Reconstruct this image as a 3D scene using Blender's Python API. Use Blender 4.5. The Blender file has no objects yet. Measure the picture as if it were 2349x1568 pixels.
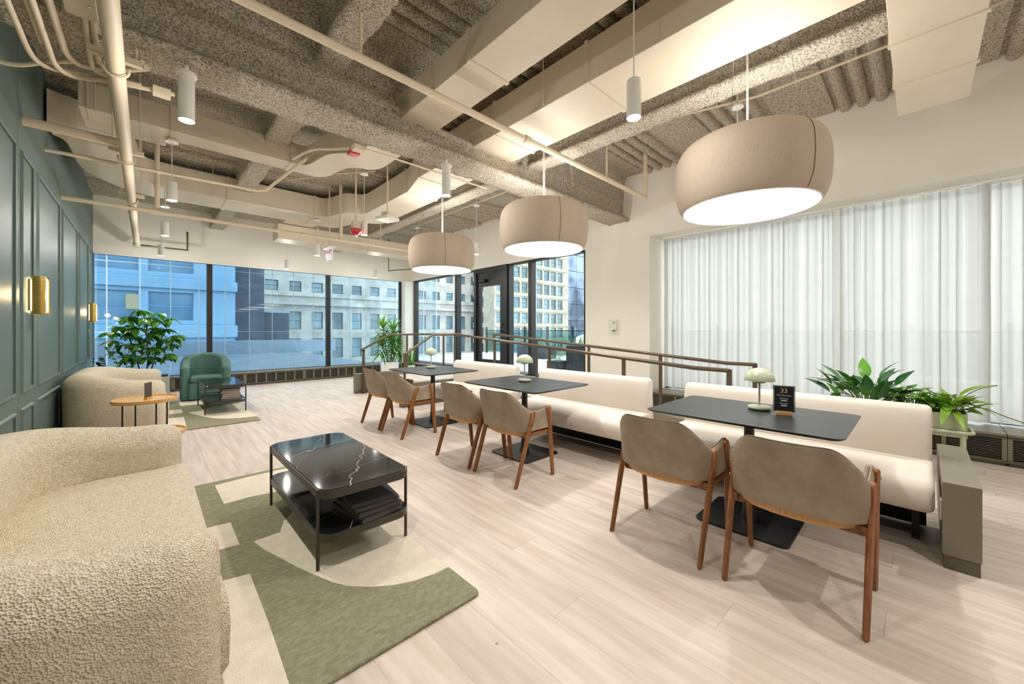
import bpy, bmesh, math, random
from mathutils import Vector, Matrix, noise
R = math.radians
random.seed(7)
sc = bpy.context.scene
COL = sc.collection

# ------------------------------------------------------------------ camera, world, exposure
cam = bpy.data.cameras.new('camera')
cam.sensor_width = 36.0
cam.lens = 36.0 * 885.0 / 2349.0
cam.shift_y = -28.0 / 2349.0
cam.clip_start = 0.05
cam.clip_end = 400
camo = bpy.data.objects.new('camera', cam)
camo.location = (0, 0, 1.30)
camo.rotation_euler = (R(90), 0, -R(43.42))
COL.objects.link(camo)
sc.camera = camo

SKY = 2.0
w = bpy.data.worlds.new('overcast_sky'); sc.world = w
w.use_nodes = True
bg = w.node_tree.nodes['Background']
bg.inputs[0].default_value = (0.93, 0.97, 1.0, 1)
bg.inputs[1].default_value = SKY

DOWNLIGHT_W = 32.0
WALL_FILL_W = 9.5
PENDANT_E = 4.5
UPLIGHT_E = 5.0
WARM = (1.0, 0.955, 0.89)
sc.view_settings.view_transform = 'Standard'
sc.view_settings.look = 'None'
sc.view_settings.gamma = 1.0
sc.view_settings.use_curve_mapping = False
sc.view_settings.exposure = 1.0
sc.cycles.use_denoising = True
sc.cycles.use_adaptive_sampling = True
sc.cycles.adaptive_threshold = 0.08
sc.cycles.adaptive_min_samples = 16
sc.cycles.max_bounces = 8
sc.cycles.diffuse_bounces = 5
sc.cycles.glossy_bounces = 4
sc.cycles.transparent_max_bounces = 16
sc.cycles.sample_clamp_indirect = 6.0
sc.cycles.caustics_reflective = False
sc.cycles.caustics_refractive = False

# ------------------------------------------------------------------ materials
MATS = {}
def _n(nt, t, **kw):
    n = nt.nodes.new(t)
    for k, v in kw.items():
        setattr(n, k, v)
    return n
def hexlin(h):
    h = h.lstrip('#')
    o = []
    for i in (0, 2, 4):
        c = int(h[i:i+2], 16) / 255
        o.append(c / 12.92 if c <= 0.04045 else ((c + 0.055) / 1.055) ** 2.4)
    return tuple(o) + (1,)
def mat(name, col, rough=0.5, metal=0.0, col2=None, nscale=8.0, stretch=(1, 1, 1), detail=4, bump=None, spec=0.5,
        per_object=0.0, contrast=(0.35, 0.65), coords='Object', coat=0.0, translucent=None):
    """col/col2: hex colours mixed by noise; bump: (scale, strength, distance)"""
    if name in MATS:
        return MATS[name]
    m = bpy.data.materials.new(name); m.use_nodes = True
    nt = m.node_tree
    b = nt.nodes['Principled BSDF']
    b.inputs['Roughness'].default_value = rough
    b.inputs['Metallic'].default_value = metal
    b.inputs['Specular IOR Level'].default_value = spec
    if coat:
        b.inputs['Coat Weight'].default_value = coat
        b.inputs['Coat Roughness'].default_value = 0.05
    c = hexlin(col)
    b.inputs['Base Color'].default_value = c
    tc = _n(nt, 'ShaderNodeTexCoord')
    mp = _n(nt, 'ShaderNodeMapping')
    mp.inputs['Scale'].default_value = stretch
    nt.links.new(tc.outputs[coords], mp.inputs[0])
    src = None
    if col2:
        nz = _n(nt, 'ShaderNodeTexNoise')
        nz.inputs['Scale'].default_value = nscale
        nz.inputs['Detail'].default_value = detail
        nt.links.new(mp.outputs[0], nz.inputs['Vector'])
        rp = _n(nt, 'ShaderNodeValToRGB')
        rp.color_ramp.elements[0].position = contrast[0]; rp.color_ramp.elements[0].color = c
        rp.color_ramp.elements[1].position = contrast[1]; rp.color_ramp.elements[1].color = hexlin(col2)
        nt.links.new(nz.outputs['Fac'], rp.inputs[0])
        src = rp.outputs[0]
    if per_object:
        oi = _n(nt, 'ShaderNodeObjectInfo')
        mr = _n(nt, 'ShaderNodeMapRange')
        mr.inputs['To Min'].default_value = 1 - per_object
        mr.inputs['To Max'].default_value = 1 + per_object
        nt.links.new(oi.outputs['Random'], mr.inputs[0])
        hs = _n(nt, 'ShaderNodeHueSaturation')
        nt.links.new(mr.outputs[0], hs.inputs['Value'])
        if src: nt.links.new(src, hs.inputs['Color'])
        else: hs.inputs['Color'].default_value = c
        src = hs.outputs[0]
        if col2:      # shift grain from piece to piece
            vm = _n(nt, 'ShaderNodeVectorMath', operation='MULTIPLY_ADD')
            nt.links.new(oi.outputs['Random'], vm.inputs[0]); vm.inputs[1].default_value = (37, 53, 11)
            nt.links.new(tc.outputs[coords], vm.inputs[2])
            nt.links.new(vm.outputs[0], mp.inputs[0])
    if src: nt.links.new(src, b.inputs['Base Color'])
    if bump:
        bs = bump[0]
        if bump[0] < 0:
            bn = _n(nt, 'ShaderNodeTexVoronoi'); bs = -bump[0]; outn = 'Distance'
        else:
            bn = _n(nt, 'ShaderNodeTexNoise'); bn.inputs['Detail'].default_value = 5; outn = 'Fac'
        bn.inputs['Scale'].default_value = bs
        nt.links.new(tc.outputs[coords], bn.inputs['Vector'])
        bu = _n(nt, 'ShaderNodeBump')
        bu.inputs['Strength'].default_value = bump[1]
        bu.inputs['Distance'].default_value = bump[2]
        nt.links.new(bn.outputs[outn], bu.inputs['Height'])
        nt.links.new(bu.outputs[0], b.inputs['Normal'])
    if translucent is not None:
        out = nt.nodes['Material Output']
        tl = _n(nt, 'ShaderNodeBsdfTranslucent')
        if src: nt.links.new(src, tl.inputs[0])
        else: tl.inputs[0].default_value = c
        mx = _n(nt, 'ShaderNodeMixShader'); mx.inputs[0].default_value = translucent
        nt.links.new(b.outputs[0], mx.inputs[1]); nt.links.new(tl.outputs[0], mx.inputs[2])
        nt.links.new(mx.outputs[0], out.inputs[0])
    MATS[name] = m
    return m
def emit(name, col, s):
    if name in MATS: return MATS[name]
    m = bpy.data.materials.new(name); m.use_nodes = True
    nt = m.node_tree
    nt.nodes.remove(nt.nodes['Principled BSDF'])
    e = _n(nt, 'ShaderNodeEmission')
    e.inputs[0].default_value = (*col, 1); e.inputs[1].default_value = s
    nt.links.new(e.outputs[0], nt.nodes['Material Output'].inputs[0])
    MATS[name] = m
    return m
def glass(name, tint, ior=1.45, gloss=1.0):
    if name in MATS: return MATS[name]
    m = bpy.data.materials.new(name); m.use_nodes = True
    nt = m.node_tree
    nt.nodes.remove(nt.nodes['Principled BSDF'])
    t = _n(nt, 'ShaderNodeBsdfTransparent'); t.inputs[0].default_value = hexlin(tint)
    g = _n(nt, 'ShaderNodeBsdfGlossy'); g.inputs['Roughness'].default_value = 0.0
    g.inputs[0].default_value = (gloss, gloss, gloss, 1)
    f = _n(nt, 'ShaderNodeFresnel'); f.inputs[0].default_value = ior
    ge = _n(nt, 'ShaderNodeNewGeometry')
    iv = _n(nt, 'ShaderNodeMath', operation='SUBTRACT'); iv.inputs[0].default_value = 1.0
    nt.links.new(ge.outputs['Backfacing'], iv.inputs[1])
    ml = _n(nt, 'ShaderNodeMath', operation='MULTIPLY')
    nt.links.new(f.outputs[0], ml.inputs[0]); nt.links.new(iv.outputs[0], ml.inputs[1])
    mx = _n(nt, 'ShaderNodeMixShader')
    nt.links.new(ml.outputs[0], mx.inputs[0])
    nt.links.new(t.outputs[0], mx.inputs[1]); nt.links.new(g.outputs[0], mx.inputs[2])
    nt.links.new(mx.outputs[0], nt.nodes['Material Output'].inputs[0])
    MATS[name] = m
    return m

M = {}
M['plank'] = mat('plank_oak', '#C2B2A5', 0.45, col2='#D6CAC0', nscale=2.2, stretch=(9, 0.7, 1), detail=8, per_object=0.055, bump=(30, 0.03, 0.002))
M['slab'] = mat('floor_slab', '#AD9F8E', 0.8)
M['green'] = mat('wall_green_paint', '#5A6C66', 0.45, col2='#5F726B', nscale=1.5)
M['white_wall'] = mat('wall_white_paint', '#EFEBE1', 0.7, col2='#EBE6DB', nscale=1.0)
M['spray'] = mat('sprayed_fireproofing', '#8E8371', 0.95, col2='#D2C8B6', nscale=70, detail=4, contrast=(0.38, 0.58), bump=(80, 1.0, 0.016))
M['duct'] = mat('duct_paint', '#D8CCB6', 0.5, col2='#D2C5AE', nscale=2)
M['pipe'] = mat('pipe_paint', '#DCCDB2', 0.62)
M['bronze'] = mat('bronze_frame', '#2B2724', 0.4, metal=0.3)
M['taupe'] = mat('taupe_laminate', '#7D7563', 0.38, col2='#777060', nscale=3)
M['taupe_dark'] = mat('taupe_base', '#5E584B', 0.45)
M['rail'] = mat('bronze_rail', '#6A5B4C', 0.35, metal=0.6)
M['brass'] = mat('brushed_brass', '#CDB06A', 0.28, metal=1.0, col2='#BE9D55', nscale=4, stretch=(1, 1, 30))
M['white_metal'] = mat('white_metal', '#EDEBE6', 0.35)
M['white_gloss'] = mat('white_glaze', '#EFEDE8', 0.25)
M['black_metal'] = mat('black_metal', '#1B1B1B', 0.42, metal=0.4)
M['gunmetal'] = mat('gunmetal', '#4A463F', 0.36, metal=0.55)
M['table_black'] = mat('black_laminate', '#26282A', 0.36, col2='#2B2D30', nscale=30)
M['walnut'] = mat('walnut', '#7A4A24', 0.42, col2='#9A6436', nscale=3, stretch=(14, 14, 1.2), detail=6)
M['ply'] = mat('oak_ply', '#D3A66C', 0.45, col2='#C2925A', nscale=6, stretch=(2, 14, 2))
M['suede'] = mat('taupe_leather', '#8B7A67', 0.62, col2='#A2927E', nscale=7, detail=6, bump=(90, 0.12, 0.003))
M['bench'] = mat('cream_vinyl', '#D9CFC3', 0.55, col2='#DDD4C9', nscale=2, bump=(140, 0.05, 0.001))
M['boucle'] = mat('cream_boucle', '#E0D1B4', 0.95, col2='#F0E5CF', nscale=55, detail=3, bump=(-185, 1.0, 0.007), spec=0.1)
M['teal'] = mat('teal_velvet', '#456760', 0.75, col2='#56786F', nscale=5, bump=(60, 0.1, 0.004))
M['rug_green'] = mat('rug_green', '#8E8D70', 0.98, col2='#A3A187', nscale=22, stretch=(1.6, 3, 1), detail=8, bump=(180, 0.8, 0.012), spec=0.05)
M['rug_cream'] = mat('rug_cream', '#E2D8C2', 0.98, col2='#EAE1CE', nscale=16, detail=6, bump=(180, 0.7, 0.01), spec=0.05)
M['oak'] = mat('blond_oak', '#D6A869', 0.4, col2='#C99956', nscale=4, stretch=(1.5, 12, 2))
M['sage'] = mat('sage_enamel', '#B9C0A4', 0.3)
M['sage2'] = mat('sage_planter', '#A9AF8F', 0.4)
M['curb_wood'] = M['plank']
M['leaf'] = mat('leaf_green', '#3E7C26', 0.32, col2='#6DAA3A', nscale=3, per_object=0.35, translucent=0.25)
M['leaf_dark'] = mat('leaf_dark', '#285C2A', 0.28, col2='#3D7E38', nscale=3, per_object=0.3, translucent=0.15)
M['leaf_blue'] = mat('leaf_blue', '#1F3440', 0.35, col2='#2B4650', nscale=3, per_object=0.2)
M['leaf_lime'] = mat('leaf_lime', '#6A9A2C', 0.4, col2='#96BE48', nscale=4, per_object=0.3, translucent=0.25)
M['stem'] = mat('stem_bark', '#6B5638', 0.8)
M['stem_green'] = mat('stem_green', '#5F7A36', 0.6)
M['soil'] = mat('soil', '#2A2119', 0.95, bump=(60, 1, 0.01))
M['red'] = mat('red_plastic', '#C22A2E', 0.4)
M['cord'] = mat('white_cord', '#E6E3DC', 0.5)
M['black_text'] = mat('card_navy', '#161B26', 0.35)
M['chrome'] = mat('chrome', '#C8C8C8', 0.15, metal=1.0)
M['paper'] = mat('paper', '#D8CFC2', 0.8)
M['gold_print'] = mat('gold_print', '#D9C48A', 0.4)
M['white_print'] = mat('white_print', '#E8E8E8', 0.6)
M['pane'] = glass('window_pane', '#EEF5F8')
M['pane_blue'] = glass('blue_screen_pane', '#DEEAF0')
M['clear_pane'] = glass('curtain_window_pane', '#F8FAFA')
M['acrylic'] = glass('acrylic', '#FBFBFA', 1.08)
M['uplight'] = emit('pendant_uplight', (1.0, 0.97, 0.91), UPLIGHT_E)
M['lamp_disc'] = emit('pendant_diffuser', (1.0, 0.98, 0.95), PENDANT_E)
M['led'] = emit('downlight_led', (1.0, 0.95, 0.86), 25.0)
M['sconce_glow'] = emit('sconce_glow', (1.0, 0.80, 0.48), 9.0)

def linen():
    m = mat('linen_shade', '#B7A693', 0.85, col2='#C6B7A5', nscale=9, stretch=(60, 60, 2), detail=3, bump=(300, 0.2, 0.001))
    return m
M['linen'] = linen()
def sheer():
    m = bpy.data.materials.new('sheer_fabric'); m.use_nodes = True
    nt = m.node_tree; nt.nodes.remove(nt.nodes['Principled BSDF'])
    tc = _n(nt, 'ShaderNodeTexCoord'); mp = _n(nt, 'ShaderNodeMapping')
    mp.inputs['Scale'].default_value = (1, 3, 260)
    nt.links.new(tc.outputs['Object'], mp.inputs[0])
    nz = _n(nt, 'ShaderNodeTexNoise'); nz.inputs['Scale'].default_value = 1.0
    nt.links.new(mp.outputs[0], nz.inputs['Vector'])
    mr = _n(nt, 'ShaderNodeMapRange'); mr.inputs['To Min'].default_value = 0.01; mr.inputs['To Max'].default_value = 0.06
    nt.links.new(nz.outputs['Fac'], mr.inputs[0])
    d = _n(nt, 'ShaderNodeBsdfDiffuse'); d.inputs[0].default_value = hexlin('#DAD7D0')
    t = _n(nt, 'ShaderNodeBsdfTranslucent'); t.inputs[0].default_value = hexlin('#DAD8D3')
    tr = _n(nt, 'ShaderNodeBsdfTransparent')
    a = _n(nt, 'ShaderNodeMixShader'); a.inputs[0].default_value = 0.5
    nt.links.new(d.outputs[0], a.inputs[1]); nt.links.new(t.outputs[0], a.inputs[2])
    b = _n(nt, 'ShaderNodeMixShader')
    nt.links.new(mr.outputs[0], b.inputs[0])
    nt.links.new(a.outputs[0], b.inputs[1]); nt.links.new(tr.outputs[0], b.inputs[2])
    nt.links.new(b.outputs[0], nt.nodes['Material Output'].inputs[0])
    return m
M['sheer'] = sheer()
def marble():
    m = bpy.data.materials.new('black_marble'); m.use_nodes = True
    nt = m.node_tree; b = nt.nodes['Principled BSDF']
    b.inputs['Roughness'].default_value = 0.06
    tc = _n(nt, 'ShaderNodeTexCoord')
    n1 = _n(nt, 'ShaderNodeTexNoise'); n1.inputs['Scale'].default_value = 1.7; n1.inputs['Detail'].default_value = 6
    nt.links.new(tc.outputs['Object'], n1.inputs['Vector'])
    vm = _n(nt, 'ShaderNodeVectorMath', operation='MULTIPLY_ADD')
    nt.links.new(n1.outputs['Color'], vm.inputs[0]); vm.inputs[1].default_value = (0.45, 0.45, 0.45)
    nt.links.new(tc.outputs['Object'], vm.inputs[2])
    sx = _n(nt, 'ShaderNodeSeparateXYZ'); nt.links.new(tc.outputs['Object'], sx.inputs[0])
    n2 = _n(nt, 'ShaderNodeTexNoise'); n2.inputs['Scale'].default_value = 9.0; n2.inputs['Detail'].default_value = 5
    nt.links.new(tc.outputs['Object'], n2.inputs['Vector'])
    def M2(op, a, bb):
        n = _n(nt, 'ShaderNodeMath', operation=op)
        for k, q in enumerate((a, bb)):
            if q is None: continue
            if isinstance(q, (int, float)): n.inputs[k].default_value = q
            else: nt.links.new(q, n.inputs[k])
        return n.outputs[0]
    best = None
    for (ax, ay, c, amp, wd) in ((0.88, -0.475, -0.184, 0.10, 0.0034), (-0.35, 1.0, -0.24, 0.14, 0.0022), (1.0, -0.55, 0.20, 0.2, 0.0010), (-0.3, 1.0, 0.33, 0.22, 0.0010)):
        d_ = M2('ADD', M2('ADD', M2('MULTIPLY', sx.outputs[0], ax), M2('MULTIPLY', sx.outputs[1], ay)), c)
        d_ = M2('ADD', d_, M2('MULTIPLY', M2('SUBTRACT', n2.outputs['Fac'], 0.5), amp))
        d_ = M2('DIVIDE', M2('ABSOLUTE', d_, None), wd)
        best = d_ if best is None else M2('MINIMUM', best, d_)
    rp = _n(nt, 'ShaderNodeValToRGB')
    e = rp.color_ramp.elements
    e[0].position = 0.0; e[0].color = hexlin('#C9C2B4')
    e[1].position = 1.0; e[1].color = hexlin('#17181A')
    nt.links.new(best, rp.inputs[0])
    nt.links.new(rp.outputs[0], b.inputs['Base Color'])
    return m
M['marble'] = marble()

# ------------------------------------------------------------------ mesh helpers
class MB:
    def __init__(s):
        s.v = []; s.f = []
    def add(s, vs, fs):
        o = len(s.v)
        s.v += [tuple(p) for p in vs]
        s.f += [tuple(i + o for i in f) for f in fs]
        return s
    def box(s, x0, x1, y0, y1, z0, z1):
        v = [(x0,y0,z0),(x1,y0,z0),(x1,y1,z0),(x0,y1,z0),(x0,y0,z1),(x1,y0,z1),(x1,y1,z1),(x0,y1,z1)]
        return s.add(v, [(0,3,2,1),(4,5,6,7),(0,1,5,4),(1,2,6,5),(2,3,7,6),(3,0,4,7)])
    def prism(s, poly, z0, z1):
        n = len(poly)
        a = sum(poly[i][0]*poly[(i+1)%n][1]-poly[(i+1)%n][0]*poly[i][1] for i in range(n))
        if a < 0: poly = poly[::-1]
        v = [(x,y,z0) for x,y in poly] + [(x,y,z1) for x,y in poly]
        f = [tuple(range(n-1,-1,-1)), tuple(range(n,2*n))] + [(i,(i+1)%n,(i+1)%n+n,i+n) for i in range(n)]
        return s.add(v, f)
    def loft(s, rings, cap=True, close=True):
        n = len(rings[0]); v = [p for r in rings for p in r]; f = []
        for k in range(len(rings)-1):
            for i in range(n if close else n-1):
                j = (i+1) % n
                f.append((k*n+i, k*n+j, (k+1)*n+j, (k+1)*n+i))
        if cap:
            f.append(tuple(range(n-1,-1,-1))); b = (len(rings)-1)*n
            f.append(tuple(range(b, b+n)))
        return s.add(v, f)
    def tube(s, path, r, n=8, cap=True):
        P = [Vector(p) for p in path]
        rs = r if isinstance(r, (list, tuple)) else [r]*len(P)
        rings = []; up = None
        for i, p in enumerate(P):
            if i == 0: t = P[1]-P[0]
            elif i == len(P)-1: t = P[-1]-P[-2]
            else: t = (P[i]-P[i-1]).normalized() + (P[i+1]-P[i]).normalized()
            t = t.normalized() if t.length > 1e-9 else Vector((0,0,1))
            if up is None:
                up = Vector((0,0,1)) if abs(t.z) < 0.9 else Vector((1,0,0))
            a = t.cross(up)
            if a.length < 1e-6: a = t.cross(Vector((0,1,0)))
            a.normalize(); b = a.cross(t).normalized(); up = b
            k = 1.0
            if 0 < i < len(P)-1:
                c = (P[i]-P[i-1]).normalized().dot(t); k = 1/max(c, 0.5)
            rings.append([p + a*(math.cos(2*math.pi*j/n)*rs[i]*k) + b*(math.sin(2*math.pi*j/n)*rs[i]) for j in range(n)])
        return s.loft(rings, cap)
    def cyl(s, p0, p1, r, n=16, r1=None):
        return s.tube([p0, p1], [r, r if r1 is None else r1], n)
    def lathe(s, prof, n=32, c=(0,0,0), cap=False):
        rings = [[(c[0]+r*math.cos(2*math.pi*j/n), c[1]+r*math.sin(2*math.pi*j/n), c[2]+z) for j in range(n)] for r, z in prof]
        return s.loft(rings, cap)
    def build(s, name, m, parent=None, smooth=False, bev=0, seg=2, loc=None, rot=None, col=None):
        me = bpy.data.meshes.new(name)
        me.from_pydata(s.v, [], s.f); me.update()
        if smooth:
            me.shade_smooth()
            me.set_sharp_from_angle(angle=R(40))
        return link(name, me, m, parent, bev, seg, loc, rot)
def link(name, me, m, parent=None, bev=0, seg=2, loc=None, rot=None):
    if m is not None and len(me.materials) == 0: me.materials.append(m)
    o = bpy.data.objects.new(name, me)
    COL.objects.link(o)
    if parent is not None: o.parent = parent
    if loc is not None: o.location = loc
    if rot is not None: o.rotation_euler = rot
    if bev:
        b = o.modifiers.new('bevel', 'BEVEL'); b.width = bev; b.segments = seg; b.limit_method = 'ANGLE'; b.angle_limit = R(35)
    return o
def box(name, m, x0, x1, y0, y1, z0, z1, parent=None, bev=0, **k):
    return MB().box(x0,x1,y0,y1,z0,z1).build(name, m, parent, bev=bev, **k)
def empty(name, loc=(0,0,0), rz=0):
    o = bpy.data.objects.new(name, None); o.empty_display_size = 0.1
    o.location = loc; o.rotation_euler = (0,0,rz)
    COL.objects.link(o)
    return o
def tag(o, label, cat, group=None):
    o['label'] = label; o['category'] = cat
    if group: o['group'] = group
    return o
def thing(name, label, cat, loc=(0,0,0), rz=0, group=None):
    return tag(empty(name, loc, rz), label, cat, group)
def struct(o, label=None, cat=None):
    o['kind'] = 'structure'
    if label: o['label'] = label
    if cat: o['category'] = cat
    return o
def copy_tree(o, parent=None):
    c = o.copy(); COL.objects.link(c)
    if parent is not None:
        c.parent = parent
    for ch in list(o.children): copy_tree(ch, c)
    return c
def dup(o, loc, rz, label, cat=None):
    c = copy_tree(o); c.location = loc; c.rotation_euler = (0,0,rz); c['label'] = label
    return c
def rrect(x0, x1, y0, y1, r, n=5):
    p = []
    for cx, cy, a in ((x1-r,y1-r,0),(x0+r,y1-r,90),(x0+r,y0+r,180),(x1-r,y0+r,270)):
        for k in range(n+1):
            t = R(a + 90*k/n); p.append((cx+r*math.cos(t), cy+r*math.sin(t)))
    return p
def rslab(name, m, x0, x1, y0, y1, z0, z1, r, parent=None, bev=0.003, n=5):
    return MB().prism(rrect(x0,x1,y0,y1,r,n), z0, z1).build(name, m, parent, bev=bev, seg=2)
def smooth_path(pts, it=2):
    P = [Vector(p) for p in pts]
    for _ in range(it):
        Q = [P[0]]
        for a, b in zip(P[:-1], P[1:]):
            Q.append(a*0.75+b*0.25); Q.append(a*0.25+b*0.75)
        Q.append(P[-1]); P = Q
    return P
def text_mesh(name, body, size, m, parent, loc, rot, align='CENTER', ext=0.0005, fat=0.0):
    cu = bpy.data.curves.new(name, 'FONT'); cu.body = body; cu.size = size; cu.align_x = align; cu.align_y = 'CENTER'; cu.extrude = ext; cu.offset = fat
    o = bpy.data.objects.new(name, cu); COL.objects.link(o)
    dg = bpy.context.evaluated_depsgraph_get(); dg.update()
    me = bpy.data.meshes.new_from_object(o.evaluated_get(dg))
    bpy.data.objects.remove(o)
    me.materials.clear()
    return link(name, me, m, parent, loc=loc, rot=rot)
def clean(n):          # ordinal words for labels
    return ['first','second','third','fourth','fifth','sixth','seventh','eighth'][n]
XL, XR, YF, YB, ZC = -0.76, 6.0, 11.0, -3.5, 3.95
# ------------------------------------------------------------------ floor
fl = struct(box('floor', M['slab'], XL-0.1, 6.68, YB-0.1, YF+0.15, -0.12, -0.0085), 'pale washed oak plank floor', 'floor')
PW, PL = 0.23, 1.55
pm = MB().box(0.0004, PW-0.0004, 0.0004, PL-0.0004, -0.0085, 0.0)
pme = None
x = 0.189 - 5*PW
col_i = 0
while x < XR:
    off = [0.61, 1.139, 1.655][col_i % 3] - 4*PL
    y = off
    while y < YF:
        x0, x1 = max(x, XL), min(x+PW, XR); y0, y1 = max(y, YB), min(y+PL, YF)
        if x1-x0 > 0.02 and y1-y0 > 0.02:
            if x1-x0 > PW-0.001 and y1-y0 > PL-0.001:
                if pme is None:
                    o = pm.build('plank', M['plank'], fl, loc=(x, y, 0)); pme = o.data
                else:
                    link('plank', pme, None, fl, loc=(x, y, 0))
            else:
                MB().box(0.0006, x1-x0-0.0006, 0.0006, y1-y0-0.0006, -0.0085, 0).build('plank', M['plank'], fl, loc=(x0, y0, 0))
        y += PL
    x += PW; col_i += 1

# ------------------------------------------------------------------ left wall, panelled
wl = struct(box('wall_left', M['green'], XL-0.12, XL, YB, YF+0.15, -0.1, 4.05), 'sage green wall with picture frame moulding panels', 'wall')
def frame_strip(y0, y1, z0, z1, wdt=0.032, d=0.016):
    b = MB()
    o = [(y0,z0),(y1,z0),(y1,z1),(y0,z1)]; i = [(y0+wdt,z0+wdt),(y1-wdt,z0+wdt),(y1-wdt,z1-wdt),(y0+wdt,z1-wdt)]
    m_ = [(y0+wdt*.35,z0+wdt*.35),(y1-wdt*.35,z0+wdt*.35),(y1-wdt*.35,z1-wdt*.35),(y0+wdt*.35,z1-wdt*.35)]
    for k in range(4):
        j = (k+1) % 4
        b.add([(XL,*o[k]),(XL,*o[j]),(XL+d,*m_[j]),(XL+d,*m_[k]),(XL+d*.8,*i[j]),(XL+d*.8,*i[k]),(XL,*i[j]),(XL,*i[k])],
              [(0,1,2,3),(3,2,4,5),(5,4,6,7)])
    return b
for (a, c) in ((-1.2,0.1),(0.3,1.7),(1.9,3.2),(3.4,4.91),(5.1,5.57),(5.76,7.03),(7.22,8.64),(8.84,10.09),(10.28,10.92)):
    frame_strip(a, c, 0.77, 2.79).build('panel_moulding', M['green'], wl)
    frame_strip(a, c, 0.16, 0.645).build('panel_moulding', M['green'], wl)
box('panel_joint', mat('joint_dark', '#4A5A53', 0.8), XL-0.004, XL+0.0008, 5.024, 5.028, 0.1, 3.9, wl)
struct(box('baseboard_left', M['green'], XL, XL+0.018, YB, YF, 0, 0.11, bev=0.004), 'green baseboard under the panelled wall', 'baseboard')

# ------------------------------------------------------------------ far wall
wf = struct(MB().box(XL, XR+0.15, YF, YF+0.16, 2.79, 4.05).box(XL, XR+0.15, YF, YF+0.16, -0.1, 0.29)
            .box(5.72, XR+0.1, YF-0.20, YF+0.16, 0.0, 2.79).build('wall_far', M['white_wall']), 'white header wall over the long ribbon window', 'wall')
box('soffit_trim', M['white_metal'], XL, XR, YF-0.02, YF+0.0, 2.78, 2.80, wf)
def window(n, rects_axis, a0, a1, z0, z1, plane, label, fw=0.05, depth=0.10, pane=None, div=(), top=None, fl0=None):
    """rects_axis 'x': window in the XZ plane at y=plane; 'y': in the YZ plane at x=plane"""
    e = struct(empty('window_%d' % n, (0,0,0)), label, 'window')
    def B(u0,u1,w0,w1,d0,d1):
        return (u0,u1,plane+d0,plane+d1,w0,w1) if rects_axis == 'x' else (plane+d0,plane+d1,u0,u1,w0,w1)
    f = MB()
    f.box(*B(a0,a0+(fl0 or fw),z0,z1,0,depth)).box(*B(a1-fw,a1,z0,z1,0,depth)).box(*B(a0+fw,a1-fw,z0,z0+fw*.6,0,depth)).box(*B(a0+fw,a1-fw,z1-(top or fw*.6),z1,0,depth))
    f.build('window_frame', M['bronze'], e)
    pts = [a0+(fl0 or fw)] + list(div) + [a1-fw]
    for p in div: MB().box(*B(p-.015,p+.015,z0,z1,0.02,depth-.02)).build('mullion', M['bronze'], e)
    for p, q in zip(pts[:-1], pts[1:]):
        MB().box(*B(p,q,z0+fw*.6,z1-(top or fw*.6),depth*.5,depth*.5+.004)).build('pane', pane or M['pane'], e)
    return e
window(1, 'x', XL, 1.03, 0.29, 2.79, YF+.02, 'blue tinted window pane beside the green wall', top=.006, fl0=.012)
window(2, 'x', 1.03, 3.58, 0.29, 2.79, YF+.02, 'blue tinted middle window of the far wall', top=.006)
window(3, 'x', 3.58, 5.72, 0.29, 2.79, YF+.02, 'window of the far wall next to the white corner pier', top=.006)

# ------------------------------------------------------------------ right wall
wr = MB()
wr.box(XR, XR+0.66, YB, 3.05, 2.84, 4.05)
wr.box(XR, XR+0.16, 4.33, YF+0.16, 2.81, 4.05)
wr.box(XR, XR+0.66, 3.05, 4.33, 2.84, 4.05)
wr.box(XR, XR+0.66, 3.05, 4.33, -0.1, 2.84)
wr.box(XR, XR+0.66, YB, -2.6, -0.1, 2.84)
wr.box(XR+0.54, XR+0.66, -2.6, 3.05, -0.1, 0.28)
wr.box(XR, XR+0.16, 4.33, YF, -0.1, 0.30)
struct(wr.build('wall_right', M['white_wall']), 'off white wall with curtain recess and door glazing', 'wall')
window(4, 'y', -2.6, 3.05, 0.28, 2.84, XR+0.57, 'wide window behind the sheer curtains', pane=M['clear_pane'])
window(5, 'y', 8.55, 10.80, 0.30, 2.81, XR+.02, 'glazing by the white corner pier beside the potted dracaena', depth=0.14)
window(6, 'y', 7.72, 8.55, 0.30, 2.81, XR+.02, 'narrow sidelight pane on the hinge side of the black door', depth=0.14)
window(7, 'y', 5.80, 6.50, 0.30, 2.81, XR+.02, 'narrow sidelight pane on the latch side of the black door', depth=0.14)
window(8, 'y', 4.33, 5.80, 0.30, 2.81, XR+.02, 'terrace window ending at the wall with the thermostat', depth=0.14)
# door
d = struct(empty('door_1'), 'black framed glass terrace door', 'door')
MB().box(XR-.01,XR+.14,6.50,6.58,.32,2.81).box(XR-.01,XR+.14,7.64,7.72,.32,2.81).box(XR-.01,XR+.14,6.58,7.64,2.70,2.81).build('door_frame', M['bronze'], d)
lf = MB().box(XR+.03,XR+.08,6.59,6.78,.34,2.69).box(XR+.03,XR+.08,7.50,7.63,.34,2.69).box(XR+.03,XR+.08,6.78,7.50,2.36,2.69).box(XR+.03,XR+.08,6.78,7.50,.34,.58).build('door_leaf', M['bronze'], d)
box('pane', M['pane'], XR+.053, XR+.057, 6.78, 7.50, .58, 2.36, lf)
MB().tube([(XR+.03,6.68,1.27),(XR-.03,6.68,1.27),(XR-.03,6.80,1.27)], .010, 8).build('door_handle', M['black_metal'], lf, smooth=True)
MB().cyl((XR+.03,6.68,1.42),(XR+.005,6.68,1.42),.025,16).build('lock_cylinder', M['black_metal'], lf, smooth=True)
MB().box(XR-.06,XR+.03,7.25,7.52,2.46,2.53).build('door_closer', M['black_metal'], d, bev=.008)
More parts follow.
